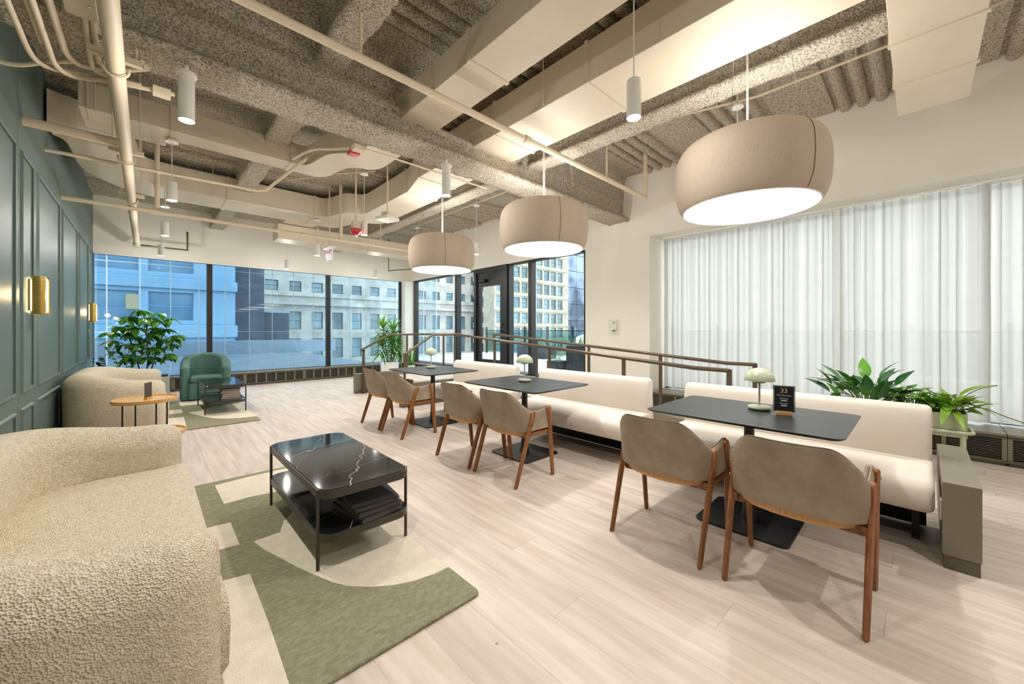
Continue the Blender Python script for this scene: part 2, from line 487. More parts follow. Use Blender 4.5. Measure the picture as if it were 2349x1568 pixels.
MB().tube([(XR-.02,7.30,2.54),(XR-.10,7.05,2.58),(XR,6.85,2.68)], .009, 6).build('closer_arm', M['black_metal'], d)

# back wall closes the room behind the camera
struct(box('wall_back', M['white_wall'], XL, XR, YB-0.12, YB, -0.1, 4.05), 'plain white end wall', 'wall')

# ------------------------------------------------------------------ ceiling deck with sprayed ribs (ribs run along X)
prof = []
y = YB - 0.1
k = 0
while y < YF + 0.15:
    for _ in range(4):                               # four rounded ribs
        for q in range(9):
            t = q/8*math.pi
            prof.append((y + 0.02 + 0.055 - 0.055*math.cos(t), ZC - 0.085*math.sin(t)**0.7))
        y += 0.155
    prof.append((y+0.01, ZC)); prof.append((y+0.02, ZC-0.03)); prof.append((y+0.55, ZC-0.03)); prof.append((y+0.56, ZC))
    y += 0.60
rings = []
NX = 120
for i in range(NX+1):
    xx = XL-0.1 + i*(7.0/NX)
    rings.append([(xx, py, pz - 0.012*noise.noise(Vector((xx*9, py*9, 0))) - 0.010*noise.noise(Vector((xx*22, py*22, 5)))) for py, pz in prof])
cm = MB(); cm.loft(rings, cap=False, close=False)
cm.box(XL-0.12, 6.45, YB-0.1, YF+0.16, 4.0, 4.08)
ce = struct(cm.build('ceiling', M['spray'], smooth=True), 'ribbed steel deck ceiling coated with rough sprayed fireproofing', 'ceiling')

def sprayed(name, sec, axis, a0, a1, label=None, amp=0.012, step=0.035, parent=None):
    """closed section (p,q=z) swept along axis 'x' or 'y'"""
    pts = []
    n = len(sec)
    for i in range(n):
        a = Vector(sec[i]); b = Vector(sec[(i+1) % n]); L = (b-a).length
        k = max(1, int(L/0.035))
        for j in range(k): pts.append(a.lerp(b, j/k))
    c = Vector((sum(p.x for p in pts)/len(pts), sum(p.y for p in pts)/len(pts)))
    ns = max(2, int((a1-a0)/step)); rings = []
    for i in range(ns+1):
        u = a0 + (a1-a0)*i/ns; r = []
        for j, p in enumerate(pts):
            t = (pts[(j+1) % len(pts)] - pts[j-1]); nn = Vector((t.y, -t.x)).normalized()
            q3 = Vector((u, p.x, p.y))
            dd = amp*(noise.noise(q3*14) + 0.8*noise.noise(q3*31) + 1.2*noise.noise(q3*3.1))
            q = p + nn*dd
            r.append((u, q.x, q.y) if axis == 'x' else (q.x, u, q.y))
        rings.append(r)
    b = MB(); b.loft(rings)
    o = b.build(name, M['spray'], parent, smooth=False)
    o.data.shade_smooth()
    if parent is None:
        struct(o, label, 'beam')
    return o
# main girder B1 along X, with the opening in its web for the ducts
be = struct(empty('ceiling_beam', (0,0,0)), 'deep sprayed girder with an opening for the ducts', 'beam')
low = [(3.42,3.15),(3.80,3.15),(3.80,3.20),(3.72,3.24),(3.68,3.30),(3.67,3.44),(3.55,3.44),(3.54,3.30),(3.50,3.24),(3.42,3.20)]
sprayed('lower_flange', low, 'x', XL, XR, parent=be)
up = [(3.55,3.36),(3.67,3.36),(3.69,3.75),(3.78,3.97),(3.44,3.97),(3.53,3.75)]
sprayed('web', up, 'x', XL, 1.74, parent=be)
sprayed('web', up, 'x', 3.56, XR, parent=be)
sprayed('upper_flange', [(3.44,3.90),(3.78,3.90),(3.78,3.98),(3.44,3.98)], 'x', 1.70, 3.60, parent=be)
rim = smooth_path([(1.99,3.58,3.93),(1.80,3.58,3.78),(1.73,3.58,3.62),(1.74,3.57,3.50),(1.86,3.56,3.44),(2.2,3.56,3.42),(3.2,3.56,3.42),(3.45,3.57,3.46),(3.55,3.58,3.60),(3.56,3.58,3.9)], 2)
rb = MB(); rb.tube([p + Vector((0, 0.01*noise.noise(p*9), 0.012*noise.noise(p*12))) for p in rim], 0.045, 12)
rb.build('opening_rim', M['spray'], be, smooth=True)
# joists along Y
j2 = [(3.63,3.42),(3.86,3.42),(3.87,3.46),(3.82,3.50),(3.81,3.80),(3.88,3.98),(3.61,3.98),(3.68,3.80),(3.67,3.50),(3.62,3.46)]
jo = [(1.03,3.58),(1.27,3.58),(1.28,3.62),(1.24,3.66),(1.23,3.82),(1.28,3.98),(1.01,3.98),(1.07,3.82),(1.06,3.66),(1.02,3.62)]
sprayed('ceiling_joist', jo, 'y', YB, YF, 'sprayed joist nearer the green wall', amp=0.014)
sprayed('ceiling_joist', j2, 'y', YB, YF, 'sprayed joist above the three drum pendants')
# ------------------------------------------------------------------ platform, steps, ramp
pf = struct(empty('platform', (0,0,0)), 'raised landing with two steps and a long ramp', 'platform')
box('landing', M['taupe'], 3.66, XR-0.005, 6.03, 7.87, 0, 0.312, pf)
xx = 3.66
while xx < XR-0.01:
    MB().box(xx+.001, min(xx+PW, XR-.005)-.001, 6.031, 7.869, .312, .32).build('plank', M['plank'], pf); xx += PW
box('step', M['taupe'], 3.36, 3.66, 6.03, 7.87, 0, 0.16, pf, bev=.004)
box('nosing', M['taupe_dark'], 3.655, 3.70, 6.03, 7.87, 0.318, 0.324, pf)
box('nosing', M['taupe_dark'], 3.355, 3.40, 6.03, 7.87, 0.158, 0.164, pf)
rp = MB(); y0, y1, x0, x1 = 1.62, 5.90, 4.26, 5.30
rp.add([(x0,y0,0),(x1,y0,0),(x1,y1,0),(x0,y1,0),(x0,y0,.004),(x1,y0,.004),(x1,y1,.32),(x0,y1,.32)],
       [(0,3,2,1),(4,5,6,7),(0,1,5,4),(1,2,6,5),(2,3,7,6),(3,0,4,7)])
rp.box(4.12, XR-.005, 5.9, 6.03, 0, .32)
rp.build('ramp_surface', M['plank'], pf)
def curb(name, pts, x0, x1, h):
    b = MB()
    for (ya, za), (yb, zb) in zip(pts[:-1], pts[1:]):
        b.add([(x0,ya,0),(x1,ya,0),(x1,yb,0),(x0,yb,0),(x0,ya,za+h),(x1,ya,za+h),(x1,yb,zb+h),(x0,yb,zb+h)],
              [(0,3,2,1),(4,5,6,7),(0,1,5,4),(1,2,6,5),(2,3,7,6),(3,0,4,7)])
    return b.build(name, M['taupe'], pf)
curb('ramp_curb', [(1.35,0),(1.62,0),(5.9,.32)], 4.12, 4.26, .10)
curb('ramp_curb', [(1.35,0),(1.62,0),(5.9,.32)], 5.06, 5.16, .10)
for ya in (5.90, 7.87):
    box('step_curb', M['taupe'], 3.08, 4.26, ya, ya+.13, .07, .40, pf, bev=.004)
    box('curb_plinth', M['taupe_dark'], 3.085, 4.26, ya+.005, ya+.125, 0, .07, pf)
box('landing_edge', M['taupe'], 4.26, XR-.005, 7.87, 8.0, 0, .36, pf)

def post(p, z0, z1, par, along='y'):
    a, b_ = (.009, .024) if along == 'y' else (.024, .009)
    return box('post', M['rail'], p[0]-a, p[0]+a, p[1]-b_, p[1]+b_, z0, z1, par, bev=.003)
def rampz(y): return 0 if y < 1.62 else min(.32, (y-1.62)/4.28*.32)
def railz(y, za, zb, ya, yb): return za + (zb-za)*(y-ya)/(yb-ya)
r1 = thing('handrail', 'bronze handrail on the step side nearest the far window', 'handrail')
MB().tube([(3.22,7.93,.88),(3.83,7.93,1.195),(5.75,7.93,1.195)], .022, 10).build('rail', M['rail'], r1, smooth=True)
MB().cyl((3.22,7.82,0),(3.22,7.82,.01),.05,20).build('base_plate', M['rail'], r1)
box('post', M['rail'], 3.195, 3.245, 7.81, 7.84, 0.005, .89, r1, bev=.003)
box('post_bracket', M['rail'], 3.20, 3.24, 7.81, 7.95, .86, .885, r1)
for xx in (4.25, 5.22): post((xx,7.93), .36, 1.18, r1, 'x')
r2 = thing('handrail', 'long bronze handrail from the steps down along the banquette backs', 'handrail')
pts = [(3.15,5.96,.885),(3.70,5.96,1.212),(4.10,5.96,1.212),(4.17,5.88,1.211),(4.17,1.62,.90),(4.17,1.29,.897)]
MB().tube(pts, .022, 10).build('rail', M['rail'], r2, smooth=True)
box('post', M['rail'], 3.13, 3.17, 5.95, 5.97, .40, .89, r2, bev=.003)
for yy in (5.96, 4.82, 3.63, 2.45): post((4.17,yy), rampz(yy)+.09, railz(yy,.90,1.211,1.62,5.88)-.015 if yy<5.9 else 1.195, r2)
post((4.17,1.29), 0.1, .91, r2)
r3 = thing('handrail', 'bronze handrail on the window side of the ramp', 'handrail')
MB().tube([(5.11,5.95,1.203),(5.11,5.75,1.20),(5.11,1.61,.895),(5.11,1.30,.897)], .022, 10).build('rail', M['rail'], r3, smooth=True)
for yy in (5.92, 4.75, 3.62, 2.44): post((5.11,yy), rampz(yy)+.09, railz(min(yy,5.75),.895,1.20,1.61,5.75)-.015, r3)
post((5.11,1.31), 0.1, .91, r3)

# ------------------------------------------------------------------ radiator covers
def radiator(label, axis, a0, a1, plane, sgn, n, top=.31, depth=.22, blank=False):
    """front face at plane, facing -axis normal; openings n"""
    e = thing('radiator_cover', label, 'radiator', group='radiator covers under the windows')
    def Bx(u0,u1,w0,w1,d0,d1):
        return (u0,u1,plane+d0,plane+d1,w0,w1) if axis == 'x' else (plane+d0,plane+d1,u0,u1,w0,w1)
    L = a1-a0
    MB().box(*Bx(a0,a1,top-.025,top,-.015,depth)).build('top_shelf', M['taupe'], e, bev=.004)
    box('back_panel', mat('grille_dark', '#1C1916', 0.9), *Bx(a0+.01,a1-.01,.04,top-.025,.09,.10), e)
    MB().box(*Bx(a0,a1,.03,.06,0,.03)).box(*Bx(a0,a1,top-.05,top-.025,0,.03)).build('frame_rail', M['taupe_dark'], e)
    MB().box(*Bx(a0+.01,a1-.01,0,.03,.02,.05)).build('plinth', M['taupe_dark'], e)
    st = .03 if not blank else .03
    for k in range(n+1):
        u = a0 + k*(L-st)/n
        box('stile', M['taupe'], *Bx(u,u+st,.06,top-.05,0,.03), e)
    s = MB(); q = .072
    while q < top-.055:
        s.box(*Bx(a0+.005,a1-.005,q,q+.006,.008,.03)); q += .0165
    o = s.build('grille_slats', M['taupe_dark'], e); o['kind'] = 'stuff'
    return e
ends = [XL+.01, .40, 1.66, 2.92, 4.18, 5.70]
nm = ['in the corner by the green wall', 'behind the teal armchair', 'under the middle window', 'under the window before the dracaena', 'behind the white dracaena pot']
for i in range(5):
    radiator('bronze slatted radiator cover ' + nm[i], 'x', ends[i], ends[i+1]-.004, YF-.22, 1, 6)
ye = [-2.2, -1.24, -.57, .62, 1.81, 3.0]
nm = ['past the end of the planter stand', 'uncovered beside the planter stand', 'behind the planter stand', 'beyond the ramp foot', 'in the curtain recess corner']
for i in range(5):
    radiator('bronze louvred radiator cover ' + nm[i], 'y', ye[i], ye[i+1]-.004, XR-.07, 1, 3, depth=.58)
radiator('bronze slatted radiator cover under the glazing behind the snake plant', 'y', 8.05, 10.75, XR-.2, 1, 9, depth=.19)

# ------------------------------------------------------------------ ducts
def duct(name, label, near, far, z0, z1, seams=()):
    e = thing(name, label, 'duct', group='painted rectangular ducts')
    poly = near + far[::-1]
    MB().prism(poly, z0, z1).build('duct_body', M['duct'], e, bev=.004)
    for s in seams:
        (xa, ya), (xb, yb) = s
        dx, dy = xb-xa, yb-ya; L = math.hypot(dx, dy); ux, uy = dx/L, dy/L; wx, wy = -uy*.018, ux*.018
        ex, ey = ux*.012, uy*.012
        MB().prism([(xa-ex-wx,ya-ey-wy),(xb+ex-wx,yb+ey-wy),(xb+ex+wx,yb+ey+wy),(xa-ex+wx,ya-ey+wy)], z0-.008, z1+.008).build('flange_seam', M['duct'], e)
    return e
ZD = 3.40
n1 = [(1.83,YB+.05),(1.83,4.15)] + [tuple(p)[:2] for p in smooth_path([(1.83,4.15,0),(1.83,4.6,0),(1.62,4.78,0),(1.55,4.95,0),(1.50,5.42,0),(1.30,5.42,0)],2)][1:] + [(-.47,5.42)]
f1 = [(2.23,YB+.05),(2.23,4.3)] + [tuple(p)[:2] for p in smooth_path([(2.23,4.3,0),(2.23,4.95,0),(1.95,5.02,0),(1.86,5.2,0),(1.80,5.72,0),(1.34,5.72,0)],2)][1:] + [(-.47,5.72)]
duct('air_duct', 'narrow duct that passes through the girder and bends toward the green wall', n1, f1, ZD, ZD+.25,
     [((1.83,-1.0),(2.23,-1.0)),((1.83,2.42),(2.23,2.42)),((1.83,2.95),(2.23,2.95)),((1.33,5.42),(1.33,5.72)),((0.2,5.42),(0.2,5.72)),((-.40,5.42),(-.40,5.72))])
n2 = [(2.72,YB+.05),(2.72,4.75),(2.88,5.35),(2.88,6.5)] + [tuple(p)[:2] for p in smooth_path([(2.88,6.5,0),(2.88,6.95,0),(2.68,7.0,0),(2.55,7.12,0),(2.45,7.64,0),(2.25,7.64,0)],2)][1:] + \
     [(0.3,7.64)] + [tuple(p)[:2] for p in smooth_path([(0.3,7.64,0),(-.05,7.6,0),(-.1,7.0,0),(-.16,6.6,0),(-.42,6.22,0),(-.74,6.08,0)],2)][1:]
f2 = [(3.33,YB+.05),(3.33,4.85),(3.42,5.4),(3.42,6.8)] + [tuple(p)[:2] for p in smooth_path([(3.42,6.8,0),(3.42,7.35,0),(3.15,7.5,0),(2.95,7.8,0),(2.85,8.36,0),(2.4,8.36,0)],2)][1:] + \
     [(0.4,8.36)] + [tuple(p)[:2] for p in smooth_path([(0.4,8.36,0),(-.1,8.3,0),(-.5,7.85,0),(-.64,7.4,0),(-.64,6.8,0),(-.66,6.5,0),(-.74,6.42,0)],2)][1:]
duct('air_duct', 'wide duct above the drum pendants that passes the girder and turns along the far side', n2, f2, ZD, ZD+.35,
     [((2.72,-.6),(3.33,-.6)),((2.72,1.95),(3.33,1.95)),((2.72,3.15),(3.33,3.15)),((2.72,4.75),(3.33,4.75)),((2.88,5.4),(3.42,5.4)),((2.25,7.64),(2.3,8.36)),((.95,7.64),(.95,8.36)),((.15,7.66),(.25,8.36)),((-.6,6.16),(-.63,6.6))])
duct('air_duct', 'short duct along the far window header', [(1.87,8.67),(4.98,8.67)], [(1.87,9.10),(4.98,9.10)], 3.10, 3.40, [((2.6,8.67),(2.6,9.10)),((3.7,8.67),(3.7,9.10))])
duct('duct_branch', 'boxy duct branch joining the wide duct and the header duct', [(1.95,8.385),(1.95,9.05)], [(2.5,8.385),(2.5,9.05)], 3.415, 3.68)
duct('duct_box', 'flat duct box hung beside the big sprinkler main', [(-.47,5.74),(.16,5.74)], [(-.47,6.02),(.16,6.02)], 3.43, 3.60)
duct('air_duct', 'white duct crossing over the planter toward the curtain wall', [(2.5,-.29),(5.02,-.29)], [(2.5,.14),(5.02,.14)], 3.26, 3.375, [((3.75,-.29),(3.75,.14)),((4.4,-.29),(4.4,.14))])
# duct hanger rods
def rod(label, x, y, z0, z1, r=.005):
    o = MB().cyl((x,y,z0),(x,y,z1),r,6).build('hanger_rod', M['pipe'])
    return tag(o, label, 'rod', 'hanger rods of the services')
rod('thin hanger rod at the end cap of the narrow duct', -.36, 5.39, 3.36, 3.94)
rod('thin hanger rod beside the narrow duct before the girder', 1.80, 2.95, 3.40, 3.94)
rod('thin hanger rod beside the wide duct before the girder', 2.69, 2.42, 3.40, 3.94)
rod('thin hanger rod at the wide duct over the teal armchair', .75, 7.6, 3.38, 3.94)
rod('thin hanger rod at the header duct', 3.5, 8.63, 3.06, 3.94)

# ------------------------------------------------------------------ pipes
def pipe(name, label, path, r, cat='pipe', couplings=(), m=None, smooth_it=0):
    e = thing(name, label, cat, group='painted pipes under the ceiling')
    P = smooth_path(path, smooth_it) if smooth_it else path
    MB().tube(P, r, 12).build('pipe_run', m or M['pipe'], e, smooth=True)
    for (p, q) in couplings:
        MB().cyl(p, q, r*1.28, 14).build('coupling', m or M['pipe'], e, smooth=True)
    return e
ZP = 2.985
pm_ = pipe('sprinkler_main', 'thick cream sprinkler main running along the green wall', [(-.145,YB+.02,ZP),(-.145,10.60,ZP)], .045,
     couplings=[((-.145,10.55,ZP),(-.145,10.64,ZP))])
for yy in (3.55, 5.35, 7.05):
    MB().tube([(-.145+.062*math.sin(t), yy, ZP-.062*math.cos(t)) for t in [R(a) for a in range(-100,101,20)]], .008, 6).build('pipe_clamp', M['pipe'], pm_)
    box('strut_channel', M['pipe'], -.27, -.02, yy-.02, yy+.02, ZP+.045, ZP+.085, pm_)
    for sx in (-.24, -.05): MB().cyl((sx,yy,ZP+.08),(sx,yy,3.93 if yy != 3.55 else 3.16),.006,6).build('threaded_rod', M['pipe'], pm_)
pipe('sprinkler_branch', 'thin bronze pipe off the end of the thick main', [(-.13,10.6,ZP-.01),(.62,10.6,ZP-.01),(.62,10.6,3.36)], .018, m=M['rail'])
pipe('sprinkler_pipe', 'thick stub pipe from the green wall under the wide duct', [(XL,5.19,3.06),(-.20,5.19,3.06)], .04)
pipe('sprinkler_pipe', 'thin pipe from the green wall that rises behind the narrow duct', [(XL,6.17,3.147),(1.05,6.05,3.147),(1.15,5.98,3.155),(1.42,5.15,3.40)], .019,
     couplings=[((.95,6.06,3.147),(1.0,6.055,3.147)),((.09,6.11,3.147),(.13,6.11,3.147))])
p3 = pipe('sprinkler_pipe', 'long pipe from the green wall to the drum pendants', [(XL,7.2,2.915),(4.9,7.2,2.915)], .028,
     couplings=[((-.27,7.2,2.915),(-.20,7.2,2.915)),((.02,7.2,2.915),(.10,7.2,2.915)),((1.9,7.2,2.915),(1.96,7.2,2.915)),((3.0,7.2,2.915),(3.07,7.2,2.915))])
for xx in (2.55, 3.3): MB().cyl((xx,7.2,2.94),(xx,7.2,3.94),.03 if xx<3 else .006,10).build('riser', M['pipe'], p3)
pipe('drain_pipe', 'vertical pipe dropping from the duct box to the long pipe', [(.10,7.20,2.93),(.10,6.0,2.99),(.10,5.96,3.43)] if False else [(.10,7.05,2.94),(.10,7.05,3.93)], .026,
     couplings=[((.10,7.05,3.2),(.10,7.05,3.26))])
s1 = pipe('sprinkler_pipe', 'cream pipe crossing below the two big ducts toward the white wall', [(XL,2.74,3.25),(5.35,2.80,3.25),(5.37,2.80,3.26),(5.37,2.80,3.92)], .03,
     couplings=[((2.80,2.77,3.25),(2.87,2.77,3.25)),((5.31,2.80,3.25),(5.37,2.80,3.25))])
for xx in (1.12, 4.3):
    MB().cyl((xx,2.77,3.27),(xx,2.77,3.94),.012,8).build('hanger', M['pipe'], s1)
pu = pipe('sprinkler_pipe', 'thin pipe under the deck beside the curtain wall', [(4.5,2.0,3.80),(4.75,1.2,3.80),(4.7,.4,3.78),(4.7,-1.5,3.78)], .014)
pipe('sprinkler_pipe', 'thin bronze pipe under the far header above the snake plant', [(5.0,10.4,3.872),(5.0,10.4,2.98),(5.85,8.4,2.98)], .012, m=M['rail'])
for q in ((4.62,1.62,3.80),(4.7,.4,3.78),(4.7,-1.0,3.78)): MB().cyl(q,(q[0],q[1],3.94),.006,6).build('hanger', M['pipe'], pu)
# conduits at the green wall end of the girder
def conduit(label, pts, r=.014):
    o = MB().tube(smooth_path(pts, 2), r, 10).build('conduit', M['pipe'], smooth=True)
    return tag(o, label, 'conduit', 'bent conduits beside the sprinkler main')
zc = 3.10
conduit('bent cream conduit closest to the green wall', [(-.557,YB+.1,zc),(-.557,3.64,zc),(-.556,4.03,zc),(-.50,4.12,zc),(-.39,4.08,zc),(-.06,3.96,zc)], .016)
conduit('short straight conduit ending before the girder conduits', [(-.49,YB+.1,zc+.04),(-.49,3.3,zc+.04),(-.49,3.86,zc+.04)])
conduit('bent cream conduit with the widest bend', [(-.455,YB+.1,zc),(-.456,3.8,zc),(-.456,4.03,zc-.01),(-.39,4.11,zc-.02),(-.19,3.96,zc-.03),(.15,3.86,zc-.03)], .016)
conduit('bent cream conduit with the tight bend under the junction box side', [(-.393,YB+.1,zc),(-.393,3.7,zc),(-.37,3.90,zc),(-.30,3.93,zc),(-.12,3.80,zc),(0.0,3.66,zc)], .018)
conduit('conduit dropping from the steel junction box', [(-.262,3.30,zc+.02),(-.272,3.76,zc),(-.27,3.93,zc),(-.21,3.97,zc),(-.03,3.90,zc-.02)], .015)
conduit('second conduit dropping from the steel junction box', [(-.228,3.30,zc+.02),(-.240,3.72,zc),(-.225,3.84,zc),(-.17,3.82,zc),(-.06,3.74,zc)], .015)
conduit('conduit entering through the green wall', [(XL,4.25,zc),(-.64,4.23,zc),(-.51,4.11,zc+.03),(-.32,3.92,zc+.03),(-.02,3.66,zc+.03)], .016)
jb = thing('junction_box', 'cream steel junction box hung before the girder', 'junction box')
box('box_body', M['pipe'], -.335, -.205, 3.12, 3.31, 3.09, 3.15, jb, bev=.004)
for a in (-.31, -.23): MB().cyl((a,3.16,3.085),(a,3.16,3.092),.006,8).build('screw', M['chrome'], jb)
jb2 = thing('junction_box', 'small cream junction box beside the first wall row downlight', 'junction box')
box('box_body', M['pipe'], .03, .13, 3.84, 3.90, 3.03, 3.09, jb2, bev=.003)
# conduits on the far side of the girder
conduit('curved conduit dropping to the red alarm box', [(1.28,5.2,3.36),(1.33,4.6,3.3),(1.42,4.25,3.2),(1.52,4.02,3.17)], .014)
conduit('straight conduit along the underside of the girder', [(1.6,3.86,3.13),(2.25,3.86,3.13),(3.2,3.86,3.13)], .010)

conduit('thin conduit feeding the downlights over the ramp', [(4.47,3.9,3.665),(4.47,7.0,3.665),(4.47,10.6,3.665)], .009)
conduit('second thin conduit parallel to the ramp downlight feed', [(4.53,3.9,3.70),(4.53,7.0,3.70),(4.53,10.6,3.70)], .009)
conduit('slanting conduit above the fire strobe', [(2.62,5.9,3.80),(2.2,6.4,3.80),(1.7,7.3,3.80)], .012)
# ------------------------------------------------------------------ ceiling devices
f = thing('alarm_box', 'small red alarm box on the girder underside', 'alarm')
box('box_body', M['pipe'], 1.50, 1.62, 3.86, 3.96, 3.11, 3.16, f, bev=.003)
box('red_cover', M['red'], 1.50, 1.60, 3.97, 4.06, 3.10, 3.14, f, bev=.004)
f = thing('fire_strobe', 'red fire strobe hanging on a rod from the deck', 'alarm', (2.20,5.62,0))
MB().cyl((0,0,2.86),(0,0,3.93),.012,10).build('stem', M['pipe'], f, smooth=True)
box('back_box', M['pipe'], -.05, .05, -.05, .05, 2.76, 2.87, f, bev=.006)
MB().lathe([(0.001,-.085),(.035,-.083),(.06,-.06),(.085,-.02),(.085,0),(.001,0)], 28, (0,0,2.755)).build('red_cover', M['red'], f, smooth=True)
MB().lathe([(0.001,-.03),(.018,-.024),(.022,0)], 16, (0,0,2.675)).build('strobe_lens', M['white_gloss'], f, smooth=True)
for kx, ch in enumerate('FIRE'):
    a = R(-115 + (kx-1.5)*17)
    text_mesh('letter', ch, .03, M['white_print'], f, (.083*math.cos(a), .083*math.sin(a), 2.725), (R(62), 0, a+R(90)))
f = thing('ceiling_speaker', 'flat white square panel hung on a rod near the fire strobe', 'speaker', (2.52,5.28,0), R(20))
MB().cyl((0,0,2.97),(0,0,3.93),.012,10).build('stem', M['pipe'], f, smooth=True)
box('back_box', M['pipe'], -.06, .06, -.06, .06, 2.92, 2.99, f, bev=.004)
MB().prism(rrect(-.12,.12,-.12,.12,.015), 2.875, 2.92).build('panel', M['white_metal'], f, bev=.008)
f = thing('exit_sign', 'lit exit sign with red letters hung under the long pipe', 'sign', (2.42,7.40,0))
box('canopy', M['white_metal'], -.06, .06, -.17, .17, 2.78, 2.80, f, bev=.003)
MB().cyl((0,0,2.79),(0,0,3.93),.012,8).build('stem', M['pipe'], f)
box('sign_panel', emit('exit_face', (1,.97,.97), 0.34), -.012, .012, -.15, .15, 2.56, 2.78, f, bev=.003)
text_mesh('letters', 'EXIT', .155, M['red'], f, (-.0135,0,2.68), (R(90),0,R(-90)), fat=.006)
box('red_bar', M['red'], -.0145, -.0125, -.11, .11, 2.585, 2.60, f)

# ------------------------------------------------------------------ downlights
def spot(parent, z):
    for typ, en in (('SPOT', DOWNLIGHT_W), ('POINT', WALL_FILL_W)):      # main beam, plus an added point fill that brightens the walls
        l = bpy.data.lights.new('downlight_beam_and_fill', typ); l.energy = en; l.color = WARM
        l.shadow_soft_size = 0.03
        if typ == 'SPOT': l.spot_size = R(125); l.spot_blend = 0.9
        o = bpy.data.objects.new('lamp', l); COL.objects.link(o); o.parent = parent; o.location = (0,0,z)
def downlight(loc, ztop, label, zb=2.70, mount='cord', r=.046, h=.21):
    e = thing('downlight', label, 'ceiling light', (loc[0],loc[1],0), group='white cylinder downlights')
    MB().lathe([(r-.004,zb+.012),(r-.001,zb),(r,zb+.002),(r,zb+h-.006),(r-.006,zb+h),(.001,zb+h)], 28).build('housing', M['white_metal'], e, smooth=True)
    MB().lathe([(.001,zb+.008),(r-.004,zb+.008)], 28).build('lens', M['led'], e)
    if mount == 'flange':
        MB().lathe([(.001,zb+h+.02),(r+.012,zb+h+.02),(r+.012,zb+h),(r-.002,zb+h-.008)], 28).build('flange', M['white_metal'], e, smooth=True)
        MB().cyl((0,0,zb+h+.01),(0,0,ztop),.012,8).build('stem', M['white_metal'], e)
    else:
        MB().cyl((0,0,zb+h-.01),(0,0,ztop),.0045,6).build('cord', M['cord'], e)
        MB().lathe([(.001,ztop+.028),(.05,ztop+.028),(.058,ztop+.018),(.058,ztop),(.001,ztop)], 24).build('canopy', M['white_metal'], e, smooth=True)
        if ztop == 3.15: MB().cyl((0,0,ztop+.02),(0,0,3.395),.01,6).build('drop_stem', M['pipe'], e)
        if ztop < 3.9 and ztop > 3.5: MB().cyl((0,0,ztop+.02),(0,0,3.94),.01,6).build('drop_stem', M['pipe'], e)
    spot(e, zb-.025)
    return e
YS = [-.87, 1.30, 3.50, 5.66, 7.84, 10.02]
rows = [(.20, 'beside the green wall'), (2.34, 'over the middle of the room'), (4.45, 'over the ramp')]
for x, nm in rows:
    for i, y in enumerate(YS):
        lab = 'white cylinder downlight %s, %s from the far window' % (nm, clean(5-i))
        if x < 1:
            zt = {3.50:3.13, 5.66:3.36, 7.84:3.15, 10.02:3.87}.get(y, 3.87)
            downlight((x,y), zt, lab, mount='flange' if y == 3.50 else 'cord', zb=2.72 if y != 3.5 else 2.75, h=.31 if y == 3.5 else .21)
        else:
            zt = 3.60
            if y == 3.50: zt = 3.13
            if x == 2.34 and y == 1.30: zt = 3.86
            if x == 2.34 and y == 7.84: zt = 3.36
            downlight((x,y), zt, lab, mount='flange' if y == 3.50 else 'cord', zb=2.70 if y != 3.5 else 2.74, h=.31 if y == 3.5 else .25 if y == 1.3 else .21)

# ------------------------------------------------------------------ drum pendants
def pendant(loc, label):
    e = thing('drum_pendant', label, 'pendant light', loc, group='linen drum pendants over the tables')
    zb, H, q = 2.245, .52, 1.148
    prof = [(.395,.004),(.405,0),(.425,.03),(.446,.09),(.455,.18),(.455,.28),(.445,.36),(.415,.42),(.37,.448),(.33,.455),(.325,.45)]
    sp = smooth_path([(a*q,zb+b*H/.46,0) for a,b in prof],1)
    MB().lathe([(p[0],p[1]) for p in sp], 72).build('shade', M['linen'], e, smooth=True)
    seam = mat('seam_dark', '#6E5E4C', 0.9)  # darker brown for the fabric seam
    a = R(-118)
    MB().tube([((p[0]+.001)*math.cos(a),(p[0]+.001)*math.sin(a),p[1]) for p in sp[3:-6]], .0025, 5).build('fabric_seam', seam, e)
    MB().lathe([(.001,zb+.006),(.396*q,zb+.006)], 64).build('diffuser', M['lamp_disc'], e)
    MB().lathe([(.328*q,zb+H-.012),(.001,zb+H-.012)], 48).build('upper_diffuser', M['uplight'], e)
    MB().lathe([(.396*q,zb+.012),(.398*q,zb-.002),(.404*q,zb-.001),(.406*q,zb+.01)], 64).build('rim', M['white_metal'], e, smooth=True)
    MB().cyl((0,0,zb+H),(0,0,3.91),.006,8).build('cord', M['cord'], e)
    MB().cyl((.02,0,zb+H),(.02,0,3.91),.004,6).build('cord', M['cord'], e)
    for k in range(3):
        b = R(60+120*k)
        MB().cyl((.38*math.cos(b),.38*math.sin(b),zb+.49),(.30*math.cos(b),.30*math.sin(b),3.39),.0018,5).build('suspension_wire', M['chrome'], e)
    MB().lathe([(.001,3.93),(.05,3.93),(.05,3.91),(.001,3.905)], 24).build('canopy', M['white_metal'], e, smooth=True)
    return e
pendant((3.42,.93,0), 'linen drum pendant over the table with the small card')
pendant((3.42,3.07,0), 'linen drum pendant over the middle table')
pendant((3.42,5.24,0), 'linen drum pendant over the table by the steps')
